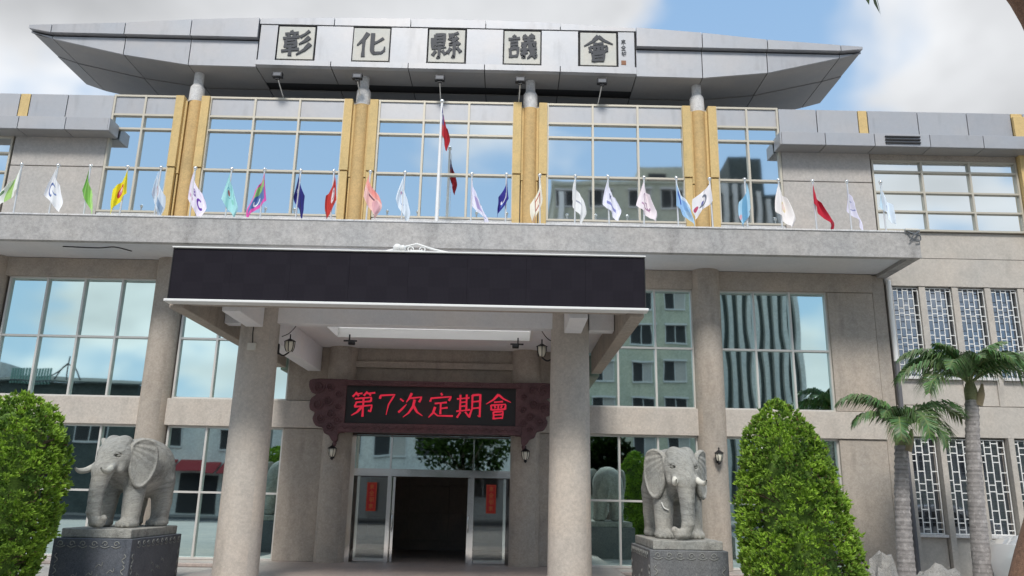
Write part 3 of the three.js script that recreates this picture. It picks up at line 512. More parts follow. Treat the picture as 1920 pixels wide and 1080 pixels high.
// ceiling spots, junction box, cable, bracket
for (const [x, s] of [[-3.42, 1], [0.15, -1]]) {
  const t = thing('ceiling_spotlight', 'small black spotlight under the bright portico ceiling recess', 'spotlight', [x, 4.78, 1.6], 0, 'spotlights at the ceiling recess');
  mesh('bracket', [B(-0.015, 0.015, -0.12, 0.02, -0.015, 0.015), B(s * 0.02 - 0.14, s * 0.02 + 0.14, -0.13, -0.1, -0.02, 0.02)], M.blackMetal, t);
  mesh('housing', RB(-0.07 + s * 0.05, 0.07 + s * 0.05, -0.2, -0.135, -0.05, 0.05, 0.015), M.blackMetal, t);
}
{
  const t = thing('junction_box', 'small cream junction box with a cable on the portico column', 'box', [-4.52, 3.98, 4.44]);
  mesh('cover', RB(-0.075, 0.075, -0.06, 0.07, 0, 0.06, 0.012), M.plastic, t);
  mesh('cable', tube([[0, 0.07, 0.0], [-0.01, 0.25, 0.02], [0.0, 0.45, 0.02]], 0.008, 14), M.blackMetal, t);
  const k = thing('camera_bracket', 'tangled grey metal bracket with wires on the balcony corner', 'bracket', [8.78, 7.2, 1.65]);
  mesh('arm', [tube([[-0.16, 0.18, 0], [0, 0.08, 0.06], [0.14, 0.16, 0.02]], 0.018, 12), tube([[-0.1, -0.08, 0.02], [0.0, 0.06, 0.07], [0.12, 0.04, 0.05], [0.13, -0.06, 0.03], [0.04, -0.08, 0.02]], 0.014, 20)], std({ color: C(0.12, 0.13, 0.14), roughness: 0.5 }), k);
  mesh('camera_body', RB(-0.18, 0.12, 0.16, 0.21, -0.03, 0.05, 0.015), M.plastic, k);
}
// ---------- flags ----------
const pole = std({ color: C(0.72, 0.72, 0.72), roughness: 0.3, metalness: 0.5 });
const ball = std({ color: C(0.85, 0.85, 0.83), roughness: 0.2, metalness: 0.8 });
function flagTex(base, draw) { const cv = document.createElement('canvas'); cv.width = 128; cv.height = 96; const c = cv.getContext('2d'); c.fillStyle = base; c.fillRect(0, 0, 128, 96); draw && draw(c); const t = new THREE.CanvasTexture(cv); t.colorSpace = THREE.SRGBColorSpace; return t; }
function flagGeo(W, H, D, c, s) {        // limp cloth: gathered at the pole top, widening as it falls
  const nu = 22, nv = 16, g = new THREE.PlaneGeometry(1, 1, nu, nv), p = g.attributes.position, uv = g.attributes.uv;
  for (let i = 0; i < p.count; i++) {
    const u = uv.getX(i), v = 1 - uv.getY(i), f = (v * H + u * D) / (H + D), k = Math.pow(f, 0.75) * (1 - 0.35 * sstep(0.72, 1, f));
    const fold = Math.sin(u * 10 + s + v * 1.2) * 0.05 + Math.sin(u * 21 + s * 2) * 0.018;
    p.setXYZ(i, W * k * (u - c) * (0.9 + 0.2 * Math.sin(s * 3 + v * 3)) + fold * 0.3 * f, -(v * H + u * D) - 0.02 * Math.sin(u * 9 + s) * f, 0.03 + fold * Math.min(1, f * 2.5));
  }
  g.computeVertexNormals(); return g;
}
const disc = (c, x, y, r, col) => { c.fillStyle = col; c.beginPath(); c.arc(x, y, r, 0, 7); c.fill(); };
const bar = (c, x, y, w, h, col) => { c.fillStyle = col; c.fillRect(x, y, w, h); };
const arcs = (c, x, y, r, col, w = 7, a = 0.6, b = 5.2) => { c.strokeStyle = col; c.lineWidth = w; c.beginPath(); c.arc(x, y, r, a, b); c.stroke(); };
const word = (c, s, x, y, px, col) => { c.fillStyle = col; c.font = `bold ${px}px sans-serif`; c.fillText(s, x, y); };
const FL = [
  ['#eef0ea', (c) => { bar(c, 40, 0, 30, 96, '#a9cf7c'); disc(c, 92, 50, 14, '#6f8f6a'); }, -0.42, 0.5, 0.55, 0.1, 'white flag with pale green bands'],
  ['#f4f5f8', (c) => { arcs(c, 40, 60, 20, '#5a6fa8'); arcs(c, 74, 44, 14, '#7186bd', 5); }, 0.3, 0.55, 0.42, 0.55, 'white flag with slate blue ring emblem'],
  ['#8fc861', (c) => { bar(c, 0, 0, 40, 96, '#5f9c3a'); bar(c, 90, 0, 38, 96, '#b4e08a'); }, 0.22, 0.5, 0.6, 0.5, 'lime green flag in two tones'],
  ['#f2e21c', (c) => { disc(c, 66, 46, 24, '#c43a3a'); disc(c, 66, 46, 15, '#f3d9d9'); disc(c, 70, 52, 9, '#c2408a'); }, -0.26, 0.5, 0.5, 0.4, 'bright yellow flag with a red lens emblem'],
  ['#d5e2ef', (c) => { disc(c, 60, 34, 16, '#c9556a'); disc(c, 60, 34, 9, '#e9edf4'); bar(c, 70, 50, 50, 30, '#8fa9c6'); }, 0.2, 0.5, 0.62, 0.6, 'pale blue flag with a small red ring'],
  ['#f0e9f8', (c) => { word(c, 'B', 50, 52, 34, '#5a2f92'); arcs(c, 92, 58, 14, '#6a3aa6'); bar(c, 12, 66, 40, 10, '#d5a6c8'); }, 0.3, 0.55, 0.6, 0.35, 'white flag with purple lettering'],
  ['#a9dfe0', (c) => { disc(c, 60, 44, 9, '#a05a5a'); disc(c, 88, 60, 9, '#8fcfc5'); arcs(c, 60, 44, 15, '#6fb5c4', 3); }, 0.22, 0.55, 0.45, 0.5, 'aqua flag with a tiny dark red mark'],
  ['#e85cb4', (c) => { bar(c, 12, 10, 100, 34, '#9ac87c'); bar(c, 12, 44, 100, 40, '#5e7fb8'); arcs(c, 66, 62, 18, '#ffffff', 6, 0, 3.1); }, -0.3, 0.6, 0.45, 0.35, 'magenta flag with green and blue fields'],
  ['#26287e', (c) => { disc(c, 30, 50, 8, '#c9c6d8'); bar(c, 80, 60, 40, 30, '#332f7d'); }, 0.14, 0.55, 0.5, 0.5, 'dark navy flag hanging straight and narrow'],
  ['#c23a32', (c) => { disc(c, 52, 48, 24, '#f4eef0'); arcs(c, 52, 48, 13, '#c86a72', 5); }, -0.12, 0.55, 0.55, 0.7, 'brick red flag with a white disc'],
  ['#f2c5c0', (c) => { bar(c, 0, 0, 128, 38, '#f0a29a'); bar(c, 50, 44, 40, 9, '#7a4c5a'); disc(c, 100, 70, 24, '#d9a7ae'); }, 0.34, 0.5, 0.55, 0.45, 'salmon pink flag, widest of the row'],
  ['#dfeaf5', (c) => { arcs(c, 60, 50, 20, '#8ea6d0', 4); disc(c, 40, 40, 6, '#b46a90'); }, 0.15, 0.5, 0.55, 0.7, 'icy white flag with a thin blue ring'],
  ['#e9e8f8', (c) => { bar(c, 50, 30, 26, 50, '#b7a8d8'); arcs(c, 90, 60, 12, '#9a9cc8', 4); }, 0.32, 0.5, 0.66, 0.1, 'lavender white flag with a violet stripe'],
  ['#2f2a8c', (c) => { arcs(c, 66, 46, 20, '#f4f4fb', 9, 0, 3.4); disc(c, 70, 74, 8, '#5a7fd0'); }, -0.18, 0.5, 0.52, 0.35, 'indigo flag with a white swoosh'],
  ['#f5f1e2', (c) => { c.strokeStyle = '#b4493c'; c.lineWidth = 8; c.strokeRect(44, 26, 44, 44); bar(c, 96, 70, 32, 26, '#d9b58a'); }, -0.18, 0.5, 0.62, 0.45, 'cream flag with a red square outline'],
  ['#f3f4f4', (c) => { bar(c, 44, 30, 8, 40, '#8a90a4'); bar(c, 60, 44, 30, 7, '#a5abbb'); }, 0.24, 0.55, 0.5, 0.5, 'plain white flag with faint grey marks'],
  ['#eeeefa', (c) => { word(c, 'K', 54, 50, 32, '#30326e'); bar(c, 40, 62, 60, 12, '#8f93cf'); }, 0.22, 0.55, 0.5, 0.55, 'white flag with a dark blue letter mark'],
  ['#f4e9ee', (c) => { arcs(c, 54, 44, 14, '#8a5f86', 4); arcs(c, 84, 58, 12, '#8a5f86', 4, 0, 4); bar(c, 30, 70, 60, 6, '#b48aa8'); }, 0.26, 0.6, 0.4, 0.55, 'pinkish white flag with mauve script'],
  ['#9fc8ee', (c) => { disc(c, 34, 40, 20, '#2c4fb4'); bar(c, 70, 56, 58, 40, '#bcdcf6'); bar(c, 0, 0, 128, 14, '#e8f2fb'); }, 0.36, 0.55, 0.55, 0.1, 'sky blue flag with a royal blue disc'],
  ['#f4f2f6', (c) => { arcs(c, 70, 50, 22, '#6d7484', 11); disc(c, 78, 56, 8, '#5a5ea8'); disc(c, 110, 60, 12, '#c05070'); }, -0.5, 0.5, 0.36, 0.05, 'white flag with a grey swirl, blown out sideways'],
  ['#a8d2ea', (c) => { bar(c, 64, 0, 30, 96, '#6fa8cc'); disc(c, 104, 66, 10, '#e0b0b8'); }, -0.26, 0.6, 0.5, 0.6, 'pale blue flag with a darker blue fold band'],
  ['#f5f0ee', (c) => { disc(c, 70, 48, 16, '#e6d5ac'); disc(c, 70, 48, 10, '#f0dada'); }, 0.26, 0.66, 0.44, 0.5, 'off white flag with a pale gold disc'],
  ['#c01a36', (c) => { bar(c, 90, 40, 38, 56, '#a81430'); }, 0.24, 0.5, 0.62, 0.15, 'plain crimson flag'],
  ['#e6e4f6', (c) => { arcs(c, 50, 50, 18, '#8f95c4', 4); bar(c, 84, 40, 30, 8, '#a3a6cf'); }, 0.28, 0.5, 0.6, 0.35, 'lilac white flag with a grey blue ring'],
  ['#e6f1fb', (c) => { word(c, 'N', 60, 56, 30, '#3f6494'); bar(c, 0, 0, 30, 96, '#c5dff0'); }, 0.16, 0.5, 0.55, 0.4, 'narrow icy blue flag at the balcony end'],
];
FL.forEach(([base, draw, W, H, D, wrap, lab], i) => {
  const x = i < 12 ? -11.26 + i * 0.794 : -0.96 + (i - 12) * 0.78;
  const t = thing('flag_on_pole', lab + ' on a short silver pole', 'flag', [x, 7.28, 1.25], 0, 'flags along the balcony edge');
  t.rotation.z = rr(-0.022, 0.022); t.rotation.y = rr(-0.15, 0.15);
  mesh('pole', CYL(0, 0, 0.02, 0.018, 0, 1.36, 12), pole, t);
  mesh('finial', [new THREE.SphereGeometry(0.042, 16, 12).translate(0, 1.39, 0), CYL(0, 0, 0.026, 0.026, 1.335, 1.355, 12)], ball, t);
  const cm = new THREE.MeshPhysicalMaterial({ map: flagTex(base, draw), roughness: 0.9, transmission: 0.18, thickness: 0, side: THREE.DoubleSide });
  mesh('cloth', flagGeo(Math.sign(W) * (0.36 + Math.abs(W) * 0.8), H * rr(1.0, 1.25), D * rr(0.92, 1.15), wrap * 0.75, i * 1.7).translate(0, 1.33, 0), cm, t, true);
});
{
  const t = thing('tall_flagpole', 'tall white flagpole with a limp red flag in front of the central glazing', 'flagpole', [-1.73, 7.28, 1.25]);
  mesh('pole', CYL(0, 0, 0.045, 0.028, 0, 3.16, 16), std({ color: C(0.8, 0.8, 0.8), roughness: 0.4 }), t);
  mesh('finial', new THREE.SphereGeometry(0.055, 16, 12).translate(0, 3.2, 0), ball, t);
  const cm = new THREE.MeshPhysicalMaterial({ map: flagTex('#b3202c', (c) => { bar(c, 0, 0, 60, 46, '#2b2f86'); disc(c, 30, 23, 11, '#f2f2f2'); bar(c, 100, 0, 28, 96, '#9c1c26'); }), roughness: 0.9, side: THREE.DoubleSide });
  const cl = mesh('cloth', flagGeo(0.3, 0.6, 0.62, 0.25, 2.2).translate(0.03, 3.1, 0), cm, t, true);
  mesh('halyard', tube([[0.05, 3.05, 0.03], [0.065, 1.5, 0.05], [0.06, 0.5, 0.05]], 0.005, 8, 5), M.alu, t);
}
// ---------- solid meshing of a distance field (surface nets) ----------
function meshSDF(f, lo, hi, h) {
  const nx = Math.ceil((hi[0] - lo[0]) / h) + 1, ny = Math.ceil((hi[1] - lo[1]) / h) + 1, nz = Math.ceil((hi[2] - lo[2]) / h) + 1;
  const F = new Float32Array(nx * ny * nz), id = (i, j, k) => i + nx * (j + ny * k);
  for (let k = 0; k < nz; k++) for (let j = 0; j < ny; j++) for (let i = 0; i < nx; i++) F[id(i, j, k)] = f(lo[0] + i * h, lo[1] + j * h, lo[2] + k * h);
  const vi = new Int32Array(nx * ny * nz).fill(-1), V = [], I = [];
  const co = [[0, 0, 0], [1, 0, 0], [0, 1, 0], [1, 1, 0], [0, 0, 1], [1, 0, 1], [0, 1, 1], [1, 1, 1]], ed = [[0, 1], [2, 3], [4, 5], [6, 7], [0, 2], [1, 3], [4, 6], [5, 7], [0, 4], [1, 5], [2, 6], [3, 7]];
  for (let k = 0; k < nz - 1; k++) for (let j = 0; j < ny - 1; j++) for (let i = 0; i < nx - 1; i++) {
    const d = co.map((c) => F[id(i + c[0], j + c[1], k + c[2])]); let m = 0; for (const q of d) if (q < 0) m++; if (m === 0 || m === 8) continue;
    let x = 0, y = 0, z = 0, n = 0;
    for (const [a, b] of ed) if ((d[a] < 0) !== (d[b] < 0)) { const t = d[a] / (d[a] - d[b]); x += mix(co[a][0], co[b][0], t); y += mix(co[a][1], co[b][1], t); z += mix(co[a][2], co[b][2], t); n++; }
    vi[id(i, j, k)] = V.length / 3; V.push(lo[0] + (i + x / n) * h, lo[1] + (j + y / n) * h, lo[2] + (k + z / n) * h);
  }
  const quad = (a, b, c, d, flip) => { if (a < 0 || b < 0 || c < 0 || d < 0) return; flip ? I.push(a, c, b, a, d, c) : I.push(a, b, c, a, c, d); };
  for (let k = 1; k < nz - 1; k++) for (let j = 1; j < ny - 1; j++) for (let i = 1; i < nx - 1; i++) {
    const s = F[id(i, j, k)] < 0;
    if (s !== F[id(i + 1, j, k)] < 0) quad(vi[id(i, j - 1, k - 1)], vi[id(i, j, k - 1)], vi[id(i, j, k)], vi[id(i, j - 1, k)], !s);
    if (s !== F[id(i, j + 1, k)] < 0) quad(vi[id(i - 1, j, k - 1)], vi[id(i - 1, j, k)], vi[id(i, j, k)], vi[id(i, j, k - 1)], !s);
    if (s !== F[id(i, j, k + 1)] < 0) quad(vi[id(i - 1, j - 1, k)], vi[id(i, j - 1, k)], vi[id(i, j, k)], vi[id(i - 1, j, k)], !s);
  }
  const g = new THREE.BufferGeometry(); g.setAttribute('position', new THREE.BufferAttribute(new Float32Array(V), 3)); g.setIndex(I); g.computeVertexNormals();
  const uv = new Float32Array(V.length / 3 * 2); for (let q = 0; q < V.length / 3; q++) { uv[2 * q] = V[3 * q] + V[3 * q + 2] * 0.8; uv[2 * q + 1] = V[3 * q + 1] + V[3 * q + 2] * 0.25; }
  g.setAttribute('uv', new THREE.BufferAttribute(uv, 2)); return g;
}
const smin = (a, b, k) => { const h = clamp(0.5 + 0.5 * (b - a) / k); return mix(b, a, h) - k * h * (1 - h); };
const capsule = (p, a, b, ra, rb) => { const ab = [b[0] - a[0], b[1] - a[1], b[2] - a[2]], ap = [p[0] - a[0], p[1] - a[1], p[2] - a[2]], t = clamp((ap[0] * ab[0] + ap[1] * ab[1] + ap[2] * ab[2]) / (ab[0] ** 2 + ab[1] ** 2 + ab[2] ** 2)); return Math.hypot(ap[0] - ab[0] * t, ap[1] - ab[1] * t, ap[2] - ab[2] * t) - mix(ra, rb, t); };
const ellip = (p, c, r) => { const q = [(p[0] - c[0]) / r[0], (p[1] - c[1]) / r[1], (p[2] - c[2]) / r[2]], k0 = Math.hypot(...q), k1 = Math.hypot(q[0] / r[0], q[1] / r[1], q[2] / r[2]); return k1 < 1e-6 ? -Math.min(...r) : k0 * (k0 - 1) / k1; };
// ---------- stone elephants ----------
const eleStone = std({ map: grainTex([0.36, 0.355, 0.325], { seed: 70, m: 1.6, speck: 0.2, blotch: 0.26, streak: 0.3 }), bumpMap: grainBump, bumpScale: 0.008, roughness: 0.9 });
const tuskWhite = std({ color: C(0.72, 0.7, 0.62), roughness: 0.5 }), tuskGrey = std({ map: grainTex([0.5, 0.49, 0.43], { seed: 71, n: 128, m: 0.6 }), roughness: 0.7 });
function elephantBody(sx) {     // sx mirrors the trunk curl
  const curl = 1;
  const f = (x, y, z) => {
    const p = [x, y, z], ax = Math.abs(x), q = [ax, y, z];
    let d = ellip(p, [0, 0.96, -0.2], [0.43, 0.49, 0.56]);
    d = smin(d, ellip(p, [0, 0.92, -0.46], [0.4, 0.46, 0.33]), 0.1);
    d = smin(d, ellip(p, [0, 0.98, 0.14], [0.38, 0.41, 0.36]), 0.1);
    let hd = ellip(p, [0, 1.11, 0.46], [0.295, 0.31, 0.29]);
    hd = smin(hd, ellip(q, [0.1, 1.31, 0.45], [0.135, 0.14, 0.16]), 0.05);
    hd = smin(hd, capsule(q, [0.0, 1.2, 0.70], [0.19, 1.175, 0.62], 0.055, 0.045), 0.035);
    hd = smin(hd, capsule(q, [0.16, 1.02, 0.55], [0.2, 0.9, 0.6], 0.11, 0.07), 0.06);
    hd = smin(hd, capsule(p, [0, 1.06, 0.6], [0, 0.86, 0.74], 0.2, 0.15), 0.05);
    hd = smin(hd, capsule(q, [0.13, 0.98, 0.66], [0.18, 0.9, 0.78], 0.075, 0.055), 0.035);
    const ring = 0.0022 * Math.sin(y * 75) * sstep(1.0, 0.8, y);
    let tr = Math.min(capsule(p, [0, 0.88, 0.735], [0, 0.55, 0.8], 0.145, 0.118), capsule(p, [0, 0.55, 0.8], [0, 0.24, 0.81], 0.118, 0.1));
    tr = smin(tr, capsule(p, [0, 0.24, 0.81], [0.05 * curl, 0.1, 0.8], 0.1, 0.088), 0.03);
    tr = smin(tr, capsule(p, [0.05 * curl, 0.1, 0.8], [0.17 * curl, 0.085, 0.84], 0.088, 0.072), 0.03);
    tr = smin(tr, capsule(p, [0.17 * curl, 0.085, 0.84], [0.23 * curl, 0.15, 0.85], 0.072, 0.055), 0.03) + ring;
    hd = smin(hd, tr, 0.05);
    // mouth hollow under the tusks, eye sockets
    hd = Math.max(hd, -ellip(q, [0.185, 1.115, 0.67], [0.05, 0.032, 0.06]));
    d = smin(d, hd, 0.07);
    let lg = capsule(q, [0.23, 0.72, 0.2], [0.245, 0.1, 0.25], 0.18, 0.138);
    lg = smin(lg, ellip(q, [0.245, 0.055, 0.29], [0.165, 0.085, 0.18]), 0.04);
    for (let i = 0; i < 4; i++) { const a = -0.75 + i * 0.5; lg = smin(lg, ellip(q, [0.245 + Math.sin(a) * 0.145, 0.045, 0.29 + Math.cos(a) * 0.165], [0.036, 0.055, 0.036]), 0.012); }
    let rl = capsule(q, [0.22, 0.75, -0.48], [0.24, 0.4, -0.52], 0.22, 0.16);
    rl = smin(rl, capsule(q, [0.24, 0.4, -0.52], [0.245, 0.1, -0.5], 0.16, 0.145), 0.04);
    rl = smin(rl, ellip(q, [0.245, 0.055, -0.46], [0.165, 0.085, 0.19]), 0.04);
    for (let i = 0; i < 3; i++) { const a = -0.6 + i * 0.6; rl = smin(rl, ellip(q, [0.245 + Math.sin(a) * 0.145, 0.045, -0.46 + Math.cos(a) * 0.175], [0.038, 0.055, 0.036]), 0.012); }
    d = smin(d, lg, 0.05); d = smin(d, rl, 0.05);
    d = smin(d, capsule(p, [0, 1.0, -0.77], [0.03, 0.55, -0.8], 0.035, 0.03), 0.03);
    d = Math.max(d, -y);
    return d + 0.006 * (vnoise(x * 14 + 40, y * 14 + 3, z * 14 + 9) - 0.5) + 0.0014 * Math.abs(Math.sin(y * 46 + 3 * vnoise(x * 6, y * 5, z * 6))) * sstep(0.75, 0.5, y) * sstep(0.1, 0.2, y) + 0.004 * Math.abs(Math.sin((y + z * 0.5) * 38 + 4 * vnoise(x * 5 + 2, y * 5, z * 5))) * sstep(1.05, 1.2, y) * sstep(0.35, 0.5, z);
  };
  return meshSDF(f, [-0.7, -0.03, -0.95], [0.7, 1.55, 1.02], 0.0165);
}
function earGeo() {
  const P = [[-0.02, 0.1], [0.0, 0.27], [0.08, 0.36], [0.22, 0.39], [0.36, 0.33], [0.43, 0.18], [0.44, -0.02], [0.4, -0.2], [0.3, -0.36], [0.19, -0.43], [0.1, -0.38], [0.04, -0.24], [0.0, -0.1]].map((p) => new THREE.Vector2(...p));
  const s = new THREE.Shape(new THREE.SplineCurve([...P, P[0]]).getPoints(70)), n = 30, V = [];
  // a dished fan: grid clipped by the outline, both faces, with rolled rim and radial folds
  const inside = (x, y) => { let c = false; const q = s.getPoints(); for (let i = 0, j = q.length - 1; i < q.length; j = i++) if ((q[i].y > y) !== (q[j].y > y) && x < (q[j].x - q[i].x) * (y - q[i].y) / (q[j].y - q[i].y) + q[i].x) c = !c; return c; };
  const pts = s.getPoints(), dist = (x, y) => { let m = 9; for (let i = 0; i + 1 < pts.length; i++) { const a = pts[i], b = pts[i + 1], dx = b.x - a.x, dy = b.y - a.y, t = clamp(((x - a.x) * dx + (y - a.y) * dy) / (dx * dx + dy * dy + 1e-9)); m = Math.min(m, Math.hypot(x - a.x - dx * t, y - a.y - dy * t)); } return inside(x, y) ? -m : m; };
  const f = (x, y, z) => {
    const d2 = dist(x, y), rim = Math.exp(-(((d2 + 0.03) / 0.02) ** 2)) * 0.022, fold = 0.006 * Math.sin(Math.atan2(y - 0.3, x + 0.15) * 26) * sstep(-0.01, -0.08, d2);
    const mid = 0.05 * Math.sin(clamp((x + 0.02) / 0.46) * 3.0) + 0.25 * Math.max(0, x - 0.3) ** 2;
    const th = 0.022 + (z - mid > 0 ? rim + fold : 0);
    return Math.max(d2 * 0.9, Math.abs(z - mid) - th);
  };
  return meshSDF(f, [-0.1, -0.5, -0.09], [0.5, 0.46, 0.16], 0.0125);
}
function mirrorX(g) { const m = g.clone().applyMatrix4(new THREE.Matrix4().makeScale(-1, 1, 1)); const a = m.index.array; for (let i = 0; i < a.length; i += 3) { const t = a[i]; a[i] = a[i + 1]; a[i + 1] = t; } m.computeVertexNormals(); return m; }
const eleGeo = elephantBody(), earR = earGeo();     // ear in local frame: x outward-back, y up, z front
function elephant(label, pos, turn, mirror, tuskMat) {
  const t = thing('elephant_statue', label, 'statue', pos, turn, 'stone elephants before the entrance');
  mesh('body', mirror ? mirrorX(eleGeo) : eleGeo, eleStone, t, true);
  for (const s of [1, -1]) {
    const base = earR.clone().applyMatrix4(new THREE.Matrix4().makeRotationY(0.98)).scale(1.05, 0.98, 1.05).translate(0.235, 1.03, 0.47);
    mesh('ear', s > 0 ? base : mirrorX(base), eleStone, t, true);
    const tk = taperTube([[s * 0.165, 0.935, 0.74], [s * 0.205, 0.87, 0.86], [s * 0.235, 0.86, 0.98], [s * 0.235, 0.9, 1.07]], [0.05, 0.05, 0.042, 0.014], 16, 12);
    mesh('tusk', tk, tuskMat, t);
    const e = mesh('eye', new THREE.SphereGeometry(0.028, 14, 10).scale(1.3, 0.8, 0.8).translate(s * 0.178, 1.113, 0.655), eleStone, t);
    mesh('eyelid', tube([[s * 0.125, 1.11, 0.695], [s * 0.175, 1.145, 0.69], [s * 0.225, 1.105, 0.63]], 0.012, 14, 6), eleStone, e);
  }
  return t;
}
const eL = elephant('grey stone elephant statue with dull grey tusks and trunk curled to one side', [-6.3, 0.945, 4.42], -0.22, false, tuskGrey);
const eR = elephant('grey stone elephant statue with white tusks and a white scrape on its leg', [2.78, 0.945, 4.42], 0.06, true, tuskWhite);
mesh('scrape_mark', tube([[-0.31, 0.56, 0.39], [-0.27, 0.47, 0.405], [-0.2, 0.44, 0.405]], 0.011, 10, 6), std({ color: C(0.7, 0.7, 0.66), roughness: 0.9 }), eR);
// ---------- pedestals with carved borders ----------
{
  const gran = std({ map: grainTex([0.095, 0.105, 0.125], { seed: 72, m: 1.1, speck: 0.3, blotch: 0.2, streak: 0.2 }), bumpMap: grainBump, bumpScale: 0.003, roughness: 0.6 });
  const gran2 = std({ map: grainTex([0.15, 0.155, 0.16], { seed: 73, m: 1.3, speck: 0.3, blotch: 0.22 }), bumpMap: grainBump, bumpScale: 0.003, roughness: 0.65 });
  const carve = std({ map: grainTex([0.24, 0.245, 0.23], { seed: 74, n: 256, m: 0.8, speck: 0.2, blotch: 0.2 }), roughness: 0.85 });
  for (const [x, lab, mt] of [[-6.325, 'dark granite pedestal with carved border under the grey-tusked elephant', gran], [2.79, 'mid grey granite pedestal with carved border under the white-tusked elephant', gran2]]) {
    const t = thing('statue_pedestal', lab, 'pedestal', [x, 0, 4.45], 0, 'elephant pedestals');
    mesh('block', RB(-0.6, 0.6, 0, 0.8, -0.95, 0.95, 0.015), mt, t);
    mesh('plinth', [RB(-0.54, 0.54, 0.8, 0.94, -0.88, 0.88, 0.02)], eleStone, t);
    const curls = (ax, fixed, len) => {       // row of low scrolls along the top border, and stems down the sides
      const gs = [], P = (u, y, o) => (ax === 'x' ? [u, y, fixed + o] : [fixed + Math.sign(fixed) * o, y, u]);
      for (let u = -len + 0.12, i = 0; u < len - 0.1; u += 0.17, i++) {
        gs.push(tube(Array.from({ length: 9 }, (_, k) => { const a = k * 0.75, r = 0.045 * (1 - k / 11); return P(u + Math.cos(a) * r * (i % 2 ? 1 : -1), 0.72 + Math.sin(a) * r, 0.004); }), 0.008, 22, 5));
        gs.push(tube([P(u - 0.07, 0.69, 0.004), P(u, 0.665, 0.005), P(u + 0.07, 0.69, 0.004)], 0.007, 8, 5));
      }
      for (const s of [-1, 1]) for (let y = 0.12; y < 0.6; y += 0.16) gs.push(tube([P(s * (len - 0.07), y, 0.004), P(s * (len - 0.11), y + 0.05, 0.005), P(s * (len - 0.06), y + 0.1, 0.004), P(s * (len - 0.09), y + 0.14, 0.004)], 0.008, 10, 5));
      for (let i = 0; i < 7; i++) { const u = rr(-len + 0.2, len - 0.2), y = rr(0.1, 0.4); gs.push(tube([P(u - 0.05, y, 0.003), P(u, y + 0.05, 0.004), P(u + 0.04, y + 0.02, 0.003), P(u + 0.05, y + 0.08, 0.003)], 0.006, 10, 5)); }
      return gs;
    };
    mesh('carved_border', curls('x', 0.95, 0.6), carve, t); mesh('carved_border', curls('z', -x / Math.abs(x) * 0.6, 0.95), carve, t);
  }
}
